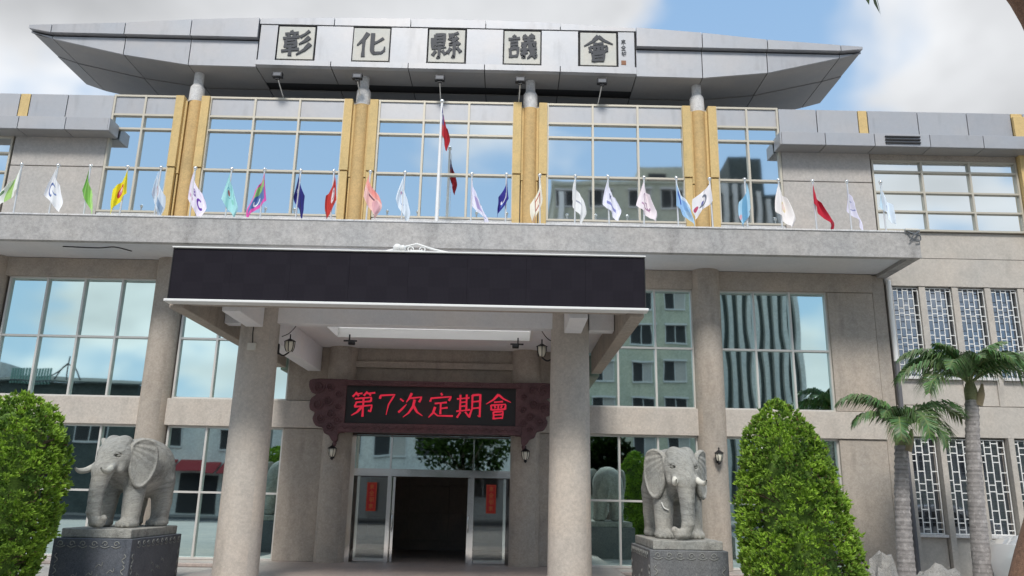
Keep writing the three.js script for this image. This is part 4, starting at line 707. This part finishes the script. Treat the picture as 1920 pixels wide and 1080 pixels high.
// ---------- clipped shrubs ----------
function topiary(label, pos, prof, seed) {
  prof = [[0, prof[0][1] * 0.74, prof[0][2] * 0.84], ...prof.slice(1).map(([y, r, c]) => [1.55 + (y - 1.55) * 0.84, r * 0.74, c * 0.84])];
  seedState = seed;
  const t = thing('clipped_shrub', label, 'shrub', pos, 0, 'clipped evergreen shrubs'), H = prof[prof.length - 1][0];
  const R = (y) => { let i = 0; while (i < prof.length - 2 && y > prof[i + 1][0]) i++; const k = clamp((y - prof[i][0]) / (prof[i + 1][0] - prof[i][0])); return [mix(prof[i][1], prof[i + 1][1], k), mix(prof[i][2], prof[i + 1][2], k)]; };
  const lump = (a, y) => 0.78 + 0.19 * vnoise(Math.cos(a) * 4.5 + seed, y * 10.5, Math.sin(a) * 4.5) + 0.2 * fbm(Math.cos(a) * 1.8 + seed, y * 3.4, Math.sin(a) * 1.8, 3) + 0.05 * vnoise(Math.cos(a) * 7 + seed, y * 9, Math.sin(a) * 7);
  // hollows where the branches show
  const thin = (a, y) => sstep(0.57, 0.66, fbm(Math.cos(a) * 2.6 + seed * 2, y * 5.2 + 7, Math.sin(a) * 2.6, 3));
  const V = [], Nn = [], Cc = [];
  const leaf = (p, dir, side, L, W, col) => {
    const up = new THREE.Vector3().crossVectors(side, dir).normalize(), m = p.clone().addScaledVector(dir, L * 0.55).addScaledVector(up, L * 0.10), tip = p.clone().addScaledVector(dir, L), a = m.clone().addScaledVector(side, W), b = m.clone().addScaledVector(side, -W);
    for (const [q0, q1, q2] of [[p, a, tip], [p, tip, b]]) { const n = q1.clone().sub(q0).cross(q2.clone().sub(q0)).normalize(); for (const q of [q0, q1, q2]) { V.push(q.x, q.y, q.z); Nn.push(n.x, n.y, n.z); Cc.push(...col); } }
  };
  const N = 8200;
  for (let i = 0; i < N; i++) {
    const y = H * (1 - Math.pow(rnd(), 0.9)) , a = rr(0, Math.PI * 2), [r, cx] = R(y), l = lump(a, y);
    if (rnd() > r / 0.75 + 0.15) continue;
    const th = thin(a, y); if (rnd() < th * 0.9) continue;
    const depth = rnd() < 0.35 ? rr(0.05, 0.16) : rnd() < 0.08 ? -rr(0.02, 0.06) : 0, rad = r * l - depth, c = new THREE.Vector3(cx + Math.cos(a) * rad, y + rr(-0.02, 0.02), Math.sin(a) * rad);
    const out = new THREE.Vector3(Math.cos(a), 0.55 + (y > H - 0.5 ? (y - H + 0.5) * 2.4 : 0), Math.sin(a)).normalize();
    const young = clamp(vnoise(Math.cos(a) * 5 + 9, y * 6, Math.sin(a) * 5 + seed) * 1.4 - 0.02 + rr(-0.25, 0.25)), n = 9 + Math.floor(rnd() * 5);
    for (let k = 0; k < n; k++) {
      const d = out.clone().add(new THREE.Vector3(rr(-0.9, 0.9), rr(-0.5, 0.9), rr(-0.9, 0.9))).normalize(), s = new THREE.Vector3(rr(-1, 1), rr(-0.4, 0.4), rr(-1, 1)).cross(d).normalize(), q = rr(0.8, 1.2);
      leaf(c, d, s, rr(0.035, 0.07) * (rnd() < 0.05 ? 1.7 : 1), rr(0.009, 0.017), rnd() < 0.03 ? [0.2, 0.13, 0.06] : [mix(0.07, 0.33, young) * q, mix(0.17, 0.52, young) * q, mix(0.018, 0.045, young) * q]);
    }
  }
  const g = new THREE.BufferGeometry(); g.setAttribute('position', new THREE.BufferAttribute(new Float32Array(V), 3)); g.setAttribute('normal', new THREE.BufferAttribute(new Float32Array(Nn), 3)); g.setAttribute('color', new THREE.BufferAttribute(new Float32Array(Cc), 3)); g.setAttribute('uv', new THREE.BufferAttribute(new Float32Array(V.length / 3 * 2), 2));
  mesh('foliage', g, new THREE.MeshPhysicalMaterial({ vertexColors: true, roughness: 0.65, transmission: 0.25, thickness: 0, side: THREE.DoubleSide }), t, true);
  // dark twiggy inside
  const tw = []; for (let i = 0; i < 260; i++) { const a = rr(0, 6.28), y = rr(0.1, H * 0.93), [r, cx] = R(y); tw.push(tube([[cx * 0.6, Math.max(0, y - 0.35), 0], [cx + Math.cos(a) * r * 0.45, y - 0.1, Math.sin(a) * r * 0.45], [cx + Math.cos(a) * r * 0.86, y, Math.sin(a) * r * 0.86]], 0.008, 5, 4)); }
  mesh('twigs', tw, std({ color: C(0.12, 0.09, 0.06), roughness: 0.95 }), t);
  mesh('trunk', CYL(0, 0, 0.08, 0.06, 0, 1.4, 10), std({ color: C(0.07, 0.05, 0.035), roughness: 0.95 }), t);
  const inner = new THREE.LatheGeometry(prof.map(([y, r]) => new THREE.Vector2(Math.max(0.001, r * 0.6), y * 0.93)), 24); const p = inner.attributes.position;
  for (let i = 0; i < p.count; i++) { const y = p.getY(i), a = Math.atan2(p.getZ(i), p.getX(i)), k = 0.85 + 0.3 * vnoise(Math.cos(a) * 3, y * 4, Math.sin(a) * 3); p.setXYZ(i, p.getX(i) * k + R(y)[1], y, p.getZ(i) * k); }
  inner.computeVertexNormals(); mesh('inner_growth', inner, std({ map: grainTex([0.11, 0.19, 0.035], { seed: 75, n: 128, m: 0.5, speck: 0.5, blotch: 0.4 }), roughness: 1 }), t);
}
topiary('rounded dome-topped clipped green shrub beside the dark granite pedestal', [-7.13, 0, 6.5], [[0.0, 0.55, 0], [0.5, 0.82, 0], [1.2, 1.02, 0], [1.9, 1.0, 0], [2.35, 0.9, 0], [2.7, 0.72, 0], [2.92, 0.48, 0], [3.05, 0.2, 0.02], [3.1, 0.02, 0.04]], 501);
topiary('tall tapering clipped green shrub beside the mid grey pedestal', [4.12, 0, 6.5], [[0.0, 1.02, 0.06], [0.5, 1.05, 0.0], [1.0, 0.98, -0.06], [1.6, 0.92, -0.12], [2.1, 0.82, -0.18], [2.5, 0.68, -0.22], [2.8, 0.52, -0.22], [3.0, 0.36, -0.24], [3.15, 0.2, -0.26], [3.23, 0.02, -0.26]], 733);
// ---------- palms ----------
const palmBark = std({ map: tex(320, 1, (u, v) => { const w = v + 0.012 * tn(u, v, 9, 2, 5), r = Math.pow(Math.abs(Math.sin(w * Math.PI * 14)), 6), k = 0.75 + 0.6 * tn(u, v, 16, 3, 8) - 0.42 * r * tn(u, v, 12, 2, 2) + 0.3 * sstep(0.55, 0.7, tn(u, v, 22, 2, 6)) + 0.25 * (hash3(Math.floor(u * 320), Math.floor(v * 320), 4) - 0.5); return [0.31 * k, 0.29 * k, 0.28 * k]; }), bumpMap: grainBump, bumpScale: 0.008, roughness: 0.95 });
function palm(label, pos, base, H, lean, fronds, seed) {
  seedState = seed;
  const t = thing('palm_tree', label, 'palm', pos, 0, 'small palms by the wing'), bark = palmBark;
  const n = 90, k = 16, g = new THREE.CylinderGeometry(1, 1, 1, k, n, false), p = g.attributes.position;
  for (let i = 0; i < p.count; i++) {
    const y = p.getY(i) + 0.5, a = Math.atan2(p.getZ(i), p.getX(i)), q = Math.hypot(p.getX(i), p.getZ(i)), yy = y * H, ring = 0.013 * Math.pow(Math.abs(Math.sin(yy * 26 + 0.8 * vnoise(yy * 9, a))), 3);
    const r = q * (mix(base, base * 0.62, Math.pow(y, 0.8)) + ring * (0.5 + y) + 0.012 * vnoise(Math.cos(a) * 3, yy * 6, Math.sin(a) * 3));
    p.setXYZ(i, Math.cos(a) * r + lean * y * y, yy, Math.sin(a) * r);
  }
  g.computeVertexNormals(); mesh('trunk', g, bark, t);
  const shaft = mesh('crownshaft', taperTube([[lean, H - 0.05, 0], [lean, H + 0.15, 0], [lean + 0.01, H + 0.42, 0]], [base * 0.66, base * 0.7, base * 0.3], 12, 12), std({ map: grainTex([0.2, 0.21, 0.1], { seed: 81, n: 128, m: 0.6, blotch: 0.4 }), roughness: 0.7 }), t);
  mesh('old_leaf_base', taperTube([[lean + 0.07, H - 0.1, 0.05], [lean + 0.13, H + 0.08, 0.09], [lean + 0.17, H + 0.3, 0.12]], [0.09, 0.07, 0.02], 8, 8), std({ color: C(0.3, 0.24, 0.15), roughness: 0.9 }), t);
  const leafM = new THREE.MeshPhysicalMaterial({ vertexColors: true, roughness: 0.5, transmission: 0.2, thickness: 0, side: THREE.DoubleSide });
  for (const [az, L0, el, droop] of fronds) {
    const L = L0 * 1.32;
    const pts = [], A = az * Math.PI / 180; let x = 0, y = 0, e = el * Math.PI / 180; const m = 14;
    for (let i = 0; i <= m; i++) { pts.push(new THREE.Vector3(lean + Math.cos(A) * x, H + 0.3 + y, -Math.sin(A) * x)); x += Math.cos(e) * L / m; y += Math.sin(e) * L / m; e -= droop * Math.PI / 180 / m * (0.6 + 0.8 * i / m); }
    const c = new THREE.CatmullRomCurve3(pts), V = [], Nn = [], Cc = [];
    const tri = (a, b, d, col) => { const nn = b.clone().sub(a).cross(d.clone().sub(a)).normalize(); for (const q of [a, b, d]) { V.push(q.x, q.y, q.z); Nn.push(nn.x, nn.y, nn.z); Cc.push(...col); } };
    const q = rr(0.85, 1.15), col0 = [0.1 * q, 0.185 * q, 0.055 * q];
    for (let i = 0; i < 64; i++) {
      const s = 0.12 + 0.88 * i / 64, P = c.getPointAt(s), T = c.getTangentAt(s), side0 = new THREE.Vector3(-Math.sin(A), 0, -Math.cos(A));
      for (const sg of [-1, 1]) {
        const len = L * (0.32 * Math.sin(Math.PI * Math.pow(s, 0.75)) + 0.09) * rr(0.85, 1.1), dir = side0.clone().multiplyScalar(sg).addScaledVector(T, 0.75 + s * 0.5).add(new THREE.Vector3(rr(-0.12, 0.12), 0.28 + rr(-0.15, 0.15), rr(-0.12, 0.12))).normalize();
        const mid = P.clone().addScaledVector(dir, len * 0.55), tip = P.clone().addScaledVector(dir, len).add(new THREE.Vector3(0, -len * rr(0.35, 0.75), 0)), w = T.clone().multiplyScalar(0.016), col = col0.map((v) => v * rr(0.75, 1.3));
        tri(P.clone().sub(w), P.clone().add(w), mid.clone().add(w), col); tri(P.clone().sub(w), mid.clone().add(w), mid.clone().sub(w), col); tri(mid.clone().sub(w), mid.clone().add(w), tip, col);
      }
    }
    const lg = new THREE.BufferGeometry(); lg.setAttribute('position', new THREE.BufferAttribute(new Float32Array(V), 3)); lg.setAttribute('normal', new THREE.BufferAttribute(new Float32Array(Nn), 3)); lg.setAttribute('color', new THREE.BufferAttribute(new Float32Array(Cc), 3)); lg.setAttribute('uv', new THREE.BufferAttribute(new Float32Array(V.length / 3 * 2), 2));
    const fr = mesh('frond', lg, leafM, t, true);
    mesh('rib', taperTube(pts.map((v) => [v.x, v.y, v.z]), [0.02, 0.014, 0.006], 14, 6), std({ color: C(0.16, 0.2, 0.07), roughness: 0.6 }), fr);
  }
}
palm('short palm with three drooping fronds beside the corner drain pipe', [7.24, 0, 3.0], 0.16, 2.62, 0.14, [[166, 1.0, 66, 105], [176, 0.75, 50, 120], [6, 1.15, 52, 110], [275, 1.0, 50, 170], [300, 0.9, 30, 140], [245, 0.9, 40, 150], [225, 0.7, 62, 130], [120, 0.8, 72, 90], [60, 0.75, 62, 110]], 901);
palm('taller palm with a full spreading crown before the barred windows', [8.62, 0, 3.0], 0.165, 3.5, 0.2, [[178, 1.15, 42, 105], [165, 1.1, 62, 100], [205, 1.05, 30, 110], [225, 1.0, 52, 115], [255, 0.9, 62, 110], [285, 0.95, 60, 110], [315, 1.0, 48, 115], [340, 1.15, 50, 100], [2, 1.2, 38, 95], [25, 1.1, 60, 95], [70, 0.9, 70, 90], [110, 0.9, 70, 90], [140, 1.0, 58, 100], [192, 0.8, 75, 70], [350, 0.85, 76, 70]], 907);
// ---------- rocks ----------
[[6.05, 0.0, 4.6, 0.32, 0.78, 0.3], [7.0, 0.0, 4.5, 0.55, 0.62, 0.4], [7.55, 0, 4.9, 0.25, 0.5, 0.25]].forEach(([x, y, z, a, b, c], i) => {
  const g = new THREE.IcosahedronGeometry(1, 5), p = g.attributes.position;
  for (let k = 0; k < p.count; k++) { const v = new THREE.Vector3().fromBufferAttribute(p, k), s = 0.62 + 0.62 * fbm(v.x * 2.1 + i * 9, v.y * 2.1, v.z * 2.1, 5) + 0.12 * Math.abs(vnoise(v.x * 6, v.y * 6, v.z * 6 + i) - 0.5) + 0.05 * vnoise(v.x * 15, v.y * 15, v.z * 15); p.setXYZ(k, v.x * a * s, Math.max(-0.02, v.y * b * s), v.z * c * s); }
  g.computeVertexNormals();
  tag(mesh('garden_rock', g.translate(x, y, z), std({ map: grainTex([0.3, 0.29, 0.27], { seed: 85 + i, n: 128, m: 0.7, speck: 0.25, blotch: 0.3 }), bumpMap: grainBump, bumpScale: 0.01, roughness: 0.95 })), ['pale upright garden rock beside the tapering shrub', 'broad low garden rock between the two palms', 'small rough rock at the foot of the taller palm'][i], 'rock', 'rocks by the palms');
});
// ---------- white car at the edge ----------
{
  const t = thing('parked_car', 'white parked car beside the palms with its nose towards the building centre', 'car', [10.85, 0, 3.4]);
  const sh = new THREE.Shape(); [[-2.0, 0.3], [-2.05, 0.55], [-1.95, 0.82], [-1.1, 0.98], [-0.45, 1.42], [0.7, 1.48], [1.5, 1.25], [1.95, 0.95], [2.0, 0.4], [1.6, 0.28]].forEach((p, i) => (i ? sh.lineTo(...p) : sh.moveTo(...p)));
  mesh('body', toCreasedNormals(new THREE.ExtrudeGeometry(sh, { depth: 1.4, bevelEnabled: true, bevelSize: 0.09, bevelThickness: 0.12, bevelSegments: 5 }).translate(0, 0, -0.7), 0.6), new THREE.MeshPhysicalMaterial({ color: C(0.78, 0.78, 0.77), roughness: 0.25, clearcoat: 1 }), t);
  const wn = new THREE.Shape(); [[-0.85, 1.0], [-0.35, 1.36], [0.65, 1.41], [1.3, 1.22], [1.4, 1.02]].forEach((p, i) => (i ? wn.lineTo(...p) : wn.moveTo(...p)));
  for (const s of [-1, 1]) {
    mesh('side_window', new THREE.ExtrudeGeometry(wn, { depth: 0.01, bevelEnabled: false }).translate(0, 0, s > 0 ? 0.822 : -0.832), M.dark, t);
    mesh('headlight', new THREE.SphereGeometry(0.16, 16, 12).scale(0.5, 0.5, 1).translate(-2.02, 0.74, s * 0.5), std({ color: C(0.09, 0.09, 0.1), roughness: 0.1 }), t);
    for (const x of [-1.3, 1.25]) { const w = mesh('wheel', new THREE.TorusGeometry(0.24, 0.085, 12, 28).translate(x, 0.32, s * 0.76), M.dark, t); mesh('rim', new THREE.CylinderGeometry(0.19, 0.19, 0.1, 20).rotateX(Math.PI / 2).translate(x, 0.32, s * 0.78), M.alu, w); }
  }
}
// ---------- leaning tree close to the viewer ----------
{
  seedState = 77;
  const t = thing('leaning_tree', 'slim brown leaning tree trunk with a few dark hanging leaves', 'tree', [1.335, 0, 15.4]);
  const bark = std({ map: grainTex([0.21, 0.115, 0.07], { seed: 90, n: 256, m: 0.5, speck: 0.2, blotch: 0.35 }), bumpMap: grainBump, bumpScale: 0.004, roughness: 0.9 });
  mesh('trunk', taperTube([[-0.05, 0, 0], [0.3, 0.9, 0], [0.455, 1.33, 0], [0.56, 1.58, 0], [0.8, 2.3, 0], [0.86, 2.9, 0], [0.79, 3.34, 0], [0.72, 3.55, 0], [0.5, 4.1, -0.1], [0.4, 4.9, -0.2], [0.5, 5.6, -0.2]], [0.17, 0.15, 0.14, 0.135, 0.13, 0.12, 0.12, 0.115, 0.1, 0.08, 0.03], 60, 14), bark, t);
  const br = [[[0.5, 4.1, -0.1], [0.72, 4.75, -0.8], [0.82, 4.62, -1.42]], [[0.42, 4.7, -0.2], [-0.3, 5.2, -0.3], [-0.9, 5.4, -0.2]], [[0.45, 4.9, -0.2], [0.9, 5.3, 0.5], [1.2, 5.6, 0.9]], [[0.45, 4.5, -0.1], [0.2, 5.0, 0.8], [0.0, 5.3, 1.3]]];
  br.forEach((b) => mesh('branch', taperTube(b, [0.05, 0.03, 0.012], 12, 8), bark, t));
  const V = [], Nn = []; const lf = (p, dir, L, W) => { const s = new THREE.Vector3(rr(-1, 1), rr(-0.3, 0.3), rr(-1, 1)).cross(dir).normalize(), m = p.clone().addScaledVector(dir, L * 0.45), a = m.clone().addScaledVector(s, W), b = m.clone().addScaledVector(s, -W), q = p.clone().addScaledVector(dir, L); for (const [x, y, z] of [[p, a, m], [p, m, b], [a, q, m], [m, q, b]]) { const n = y.clone().sub(x).cross(z.clone().sub(x)).normalize(); for (const k of [x, y, z]) { V.push(k.x, k.y, k.z); Nn.push(n.x, n.y, n.z); } } };
  br.forEach((b, bi) => { if (!bi) return; const e = new THREE.Vector3(...b[2]); for (let i = 0; i < 130; i++) { const c = e.clone().add(new THREE.Vector3(rr(-0.7, 0.7), rr(0.1, 0.7), rr(-0.7, 0.7))); lf(c, new THREE.Vector3(rr(-1, 1), rr(-1, 0.3), rr(-1, 1)).normalize(), rr(0.1, 0.17), rr(0.025, 0.04)); } });
  lf(new THREE.Vector3(0.77, 4.5, -1.4), new THREE.Vector3(0.18, -0.97, 0.1).normalize(), 0.16, 0.018); lf(new THREE.Vector3(0.8, 4.52, -1.41), new THREE.Vector3(0.1, -0.98, 0).normalize(), 0.185, 0.022); lf(new THREE.Vector3(0.74, 4.5, -1.4), new THREE.Vector3(0.1, -0.98, 0).normalize(), 0.09, 0.014);
  const g = new THREE.BufferGeometry(); g.setAttribute('position', new THREE.BufferAttribute(new Float32Array(V), 3)); g.setAttribute('normal', new THREE.BufferAttribute(new Float32Array(Nn), 3)); g.setAttribute('uv', new THREE.BufferAttribute(new Float32Array(V.length / 3 * 2), 2));
  mesh('foliage', g, new THREE.MeshPhysicalMaterial({ color: C(0.05, 0.09, 0.03), roughness: 0.6, transmission: 0.2, thickness: 0, side: THREE.DoubleSide }), t, true);
}
// ---------- the street opposite, mirrored in the windows ----------
function block(name, label, x0, x1, H, z, wallMat, o = {}) {
  const t = thing(name, label, 'building', [(x0 + x1) / 2, 0, z]), w = x1 - x0;
  mesh('wall', B(-w / 2, w / 2, 0, H, 0, o.deep || 12), wallMat, t);
  const rf = mesh('roof', o.roof ? o.roof(w, H) : B(-w / 2 - 0.15, w / 2 + 0.15, H, H + 0.35, -0.15, (o.deep || 12) + 0.1), o.roofMat || wallMat, t);
  for (const [x, y, ww, hh] of o.windows || []) {
    const f = mesh('window', [B(x - ww / 2 - 0.06, x + ww / 2 + 0.06, y - 0.12, y, -0.14, 0), B(x - 0.03, x + 0.03, y, y + hh, -0.06, 0), B(x - ww / 2 - 0.06, x - ww / 2, y, y + hh, -0.06, 0), B(x + ww / 2, x + ww / 2 + 0.06, y, y + hh, -0.06, 0), B(x - ww / 2 - 0.1, x + ww / 2 + 0.1, y + hh, y + hh + 0.12, -0.3, 0)], o.frame || M.coping, t);
    mesh('pane', B(x - ww / 2, x - 0.03, y, y + hh, -0.02, -0.01), M.dark, f); mesh('pane', B(x + 0.03, x + ww / 2, y, y + hh, -0.024, -0.012), rnd() < 0.4 ? M.greyPanelWall : M.dark, f);
  }
  if (o.extra) o.extra(t, w, H);
  return t;
}
{
  const beige = std({ map: grainTex([0.48, 0.48, 0.38], { seed: 95, m: 7, blotch: 0.12, streak: 0.2 }), roughness: 0.9 });
  const dimw = std({ map: grainTex([0.62, 0.62, 0.6], { seed: 96, m: 7, blotch: 0.1, streak: 0.15 }), roughness: 0.9 });
  const darkW = std({ map: grainTex([0.07, 0.085, 0.08], { seed: 97, m: 7, blotch: 0.3 }), roughness: 0.9 });
  const awn = std({ color: C(0.3, 0.03, 0.035), roughness: 0.8 });
  const awnings = (n) => (t, w) => { for (let i = 0; i < n; i++) { const a = -w / 2 + 0.1 + i * (w / n), b = a + w / n - 0.2; mesh('awning', quadPrism([a, 2.6, -1.5], [b, 2.6, -1.5], [b, 3.3, 0], [a, 3.3, 0], [0, 0.05, 0]), awn, t); mesh('shopfront', B(a + 0.1, b - 0.1, 0.1, 2.5, -0.05, 0), M.dark, t); } };
  const wa = []; for (let f = 0; f < 9; f++) for (const x of [-4.4, -1.6, 1.3, 3.6]) wa.push([x, 1.9 + f * 2.62, 1.5, 1.35]);
  block('apartment_block', 'tall beige apartment block across the road with rows of dark windows', 2.9, 13.6, 24.7, 38, beige, { windows: wa, extra: (t, w, H) => { mesh('stair_tower', B(1.4, w / 2, H, H + 1.9, 1, 6), beige, t); mesh('tower_window', B(2.2, 3.6, H + 0.5, H + 1.3, 0.9, 1), M.dark, t); mesh('green_sign', B(-4.6, 4.9, 1.75, 2.95, -0.35, -0.1), std({ color: C(0.12, 0.42, 0.16), roughness: 0.6 }), t); mesh('sign_board', B(-4.95, -4.55, 17, 24, -0.5, -0.2), M.paintWhite, t); } });
  block('striped_tower', 'dark office tower across the road with pale vertical fins and a stepped top', 16.6, 23.6, 26.5, 45, darkW, { extra: (t, w, H) => { for (let i = 0; i < 8; i++) mesh('fin', B(-w / 2 + 0.2 + i * 0.9, -w / 2 + 0.62 + i * 0.9, 0, H - Math.max(0, i - 3) * 0.7 + 1.2, -0.5, 0), dimw, t); mesh('penthouse', B(-1.6, 1.4, H, H + 4, 0.5, 8), darkW, t); } });
  block('low_shophouse', 'low dark shophouse across the road with a corrugated green roof edge', -38, -24.5, 8.2, 34, darkW, { windows: [[-4, 4.6, 2, 1.4], [0, 4.6, 2, 1.4], [4, 4.6, 2, 1.4]], roof: (w, H) => quadPrism([-w / 2 - 0.3, H, -0.6], [w / 2 + 0.3, H - 0.1, -0.6], [w / 2 + 0.3, H + 0.75, 5], [-w / 2 - 0.3, H + 1.1, 5], [0, 0.1, 0]), extra: (t, w, H) => { mesh('roof_frame', [[[0.5, H, 0.5], [1.6, H + 1.4, 0.5], [2.6, H + 0.1, 0.5]], [[-1.5, H + 0.4, 0.5], [0.4, H + 0.5, 0.5], [1.6, H + 1.4, 0.5]], [[1.6, H + 0.2, 0.5], [1.6, H + 1.0, 0.5], [1.6, H + 1.9, 0.5]]].map((q) => tube(q, 0.05, 8, 5)), M.blackMetal, t); mesh('roof_hut', B(-5.6, -3.4, H, H + 1.5, 1, 4), dimw, t); mesh('corrugated_sheet', Array.from({ length: 12 }, (_, i) => B(-1.6 + i * 0.22, -1.48 + i * 0.22, H - 0.2, H + 0.9, -0.5, -0.4)), std({ color: C(0.16, 0.3, 0.26), roughness: 0.6 }), t); } });
  block('low_shophouse', 'pale shophouse across the road with dark red awnings', -24.3, -15.5, 6.6, 34, dimw, { roofMat: darkW, windows: [[-2.4, 4.2, 1.8, 1.3], [2, 4.2, 1.8, 1.3]], extra: awnings(3) });
    block('white_shop', 'long two-storey white shop across the road with plain shutters', -15.3, -3.2, 6.9, 33.8, dimw, { windows: [[-4.3, 3.9, 2, 1.5], [-1.4, 3.9, 2, 1.5], [1.5, 3.9, 2, 1.5], [4.3, 3.9, 2, 1.5]], extra: (t, w) => { for (let i = 0; i < 4; i++) mesh('shutter', B(-w / 2 + 0.3 + i * 3, -w / 2 + 2.7 + i * 3, 0.1, 2.5, -0.05, 0), i % 2 ? M.dark : M.greyPanelWall, t); } });
  block('white_shop', 'narrow white building across the road with ribbon windows', -3, 2.6, 7.4, 34.5, dimw, { windows: [[-1.4, 4.4, 2, 1.2], [1.3, 4.4, 2, 1.2], [-1.4, 1.4, 2, 1.4], [1.3, 1.4, 2, 1.4]] });
  block('low_shophouse', 'low grey building across the road beyond the striped tower', 24.5, 36, 6.2, 36, beige, { windows: [[-3, 3.6, 2, 1.4], [1, 3.6, 2, 1.4]] });
  function tree(label, x, z, H, R, seed) {
    seedState = seed; const t = thing('street_tree', label, 'tree', [x, 0, z], 0, 'trees along the road');
    const bark = std({ color: C(0.1, 0.075, 0.055), roughness: 0.95 });
    mesh('trunk', taperTube([[0, 0, 0], [0.1, H * 0.3, 0], [0, H * 0.6, 0.1], [0.1, H * 0.85, 0]], [0.18, 0.14, 0.1, 0.03], 16, 10), bark, t);
    for (let i = 0; i < 6; i++) { const a = i * 1.05; mesh('limb', taperTube([[0.05, H * 0.45, 0], [Math.cos(a) * R * 0.5, H * 0.62, Math.sin(a) * R * 0.5], [Math.cos(a) * R * 0.8, H * 0.75, Math.sin(a) * R * 0.8]], [0.07, 0.04, 0.015], 8, 6), bark, t); }
    const V = [], Nn = []; for (let i = 0; i < 2600; i++) { const a = rr(0, 6.28), b = Math.acos(rr(-1, 1)), q = Math.pow(rnd(), 0.4), d = new THREE.Vector3(Math.sin(b) * Math.cos(a), Math.cos(b), Math.sin(b) * Math.sin(a)); if (fbm(d.x * 2.2 + seed, d.y * 2.2, d.z * 2.2 + q * 2, 2) < 0.42) continue; const p = new THREE.Vector3(d.x * R * q, H * 0.72 + d.y * R * 0.75 * q, d.z * R * q), s = new THREE.Vector3(rr(-1, 1), rr(-1, 1), rr(-1, 1)).normalize(), u = new THREE.Vector3(rr(-1, 1), rr(-1, 1), rr(-1, 1)).cross(s).normalize(), L = rr(0.1, 0.2), n = s.clone().cross(u); for (const [k, m] of [[-1, 0], [0.2, 0.6], [1, 0], [-1, 0], [1, 0], [0.2, -0.6]]) { V.push(p.x + s.x * L * k + u.x * L * m, p.y + s.y * L * k + u.y * L * m, p.z + s.z * L * k + u.z * L * m); Nn.push(n.x, n.y, n.z); } }
    const g = new THREE.BufferGeometry(); g.setAttribute('position', new THREE.BufferAttribute(new Float32Array(V), 3)); g.setAttribute('normal', new THREE.BufferAttribute(new Float32Array(Nn), 3)); g.setAttribute('uv', new THREE.BufferAttribute(new Float32Array(V.length / 3 * 2), 2));
    mesh('crown', g, new THREE.MeshPhysicalMaterial({ color: C(0.11, 0.2, 0.05), roughness: 0.7, transmission: 0.4, thickness: 0, side: THREE.DoubleSide }), t, true);
  }
  tree('broad leafy street tree across the road before the narrow white building', -2.4, 24.2, 5.6, 2.6, 31);
  tree('leafy street tree across the road before the tall beige block', 5.2, 24.4, 5.0, 1.7, 37);
  tree('smaller street tree across the road before the shop with red awnings', -9.5, 24.0, 4.4, 1.3, 41);
}
scene.traverse((o) => { if (o.isMesh) o.castShadow = o.receiveShadow = true; });
renderer.render(scene, camera);
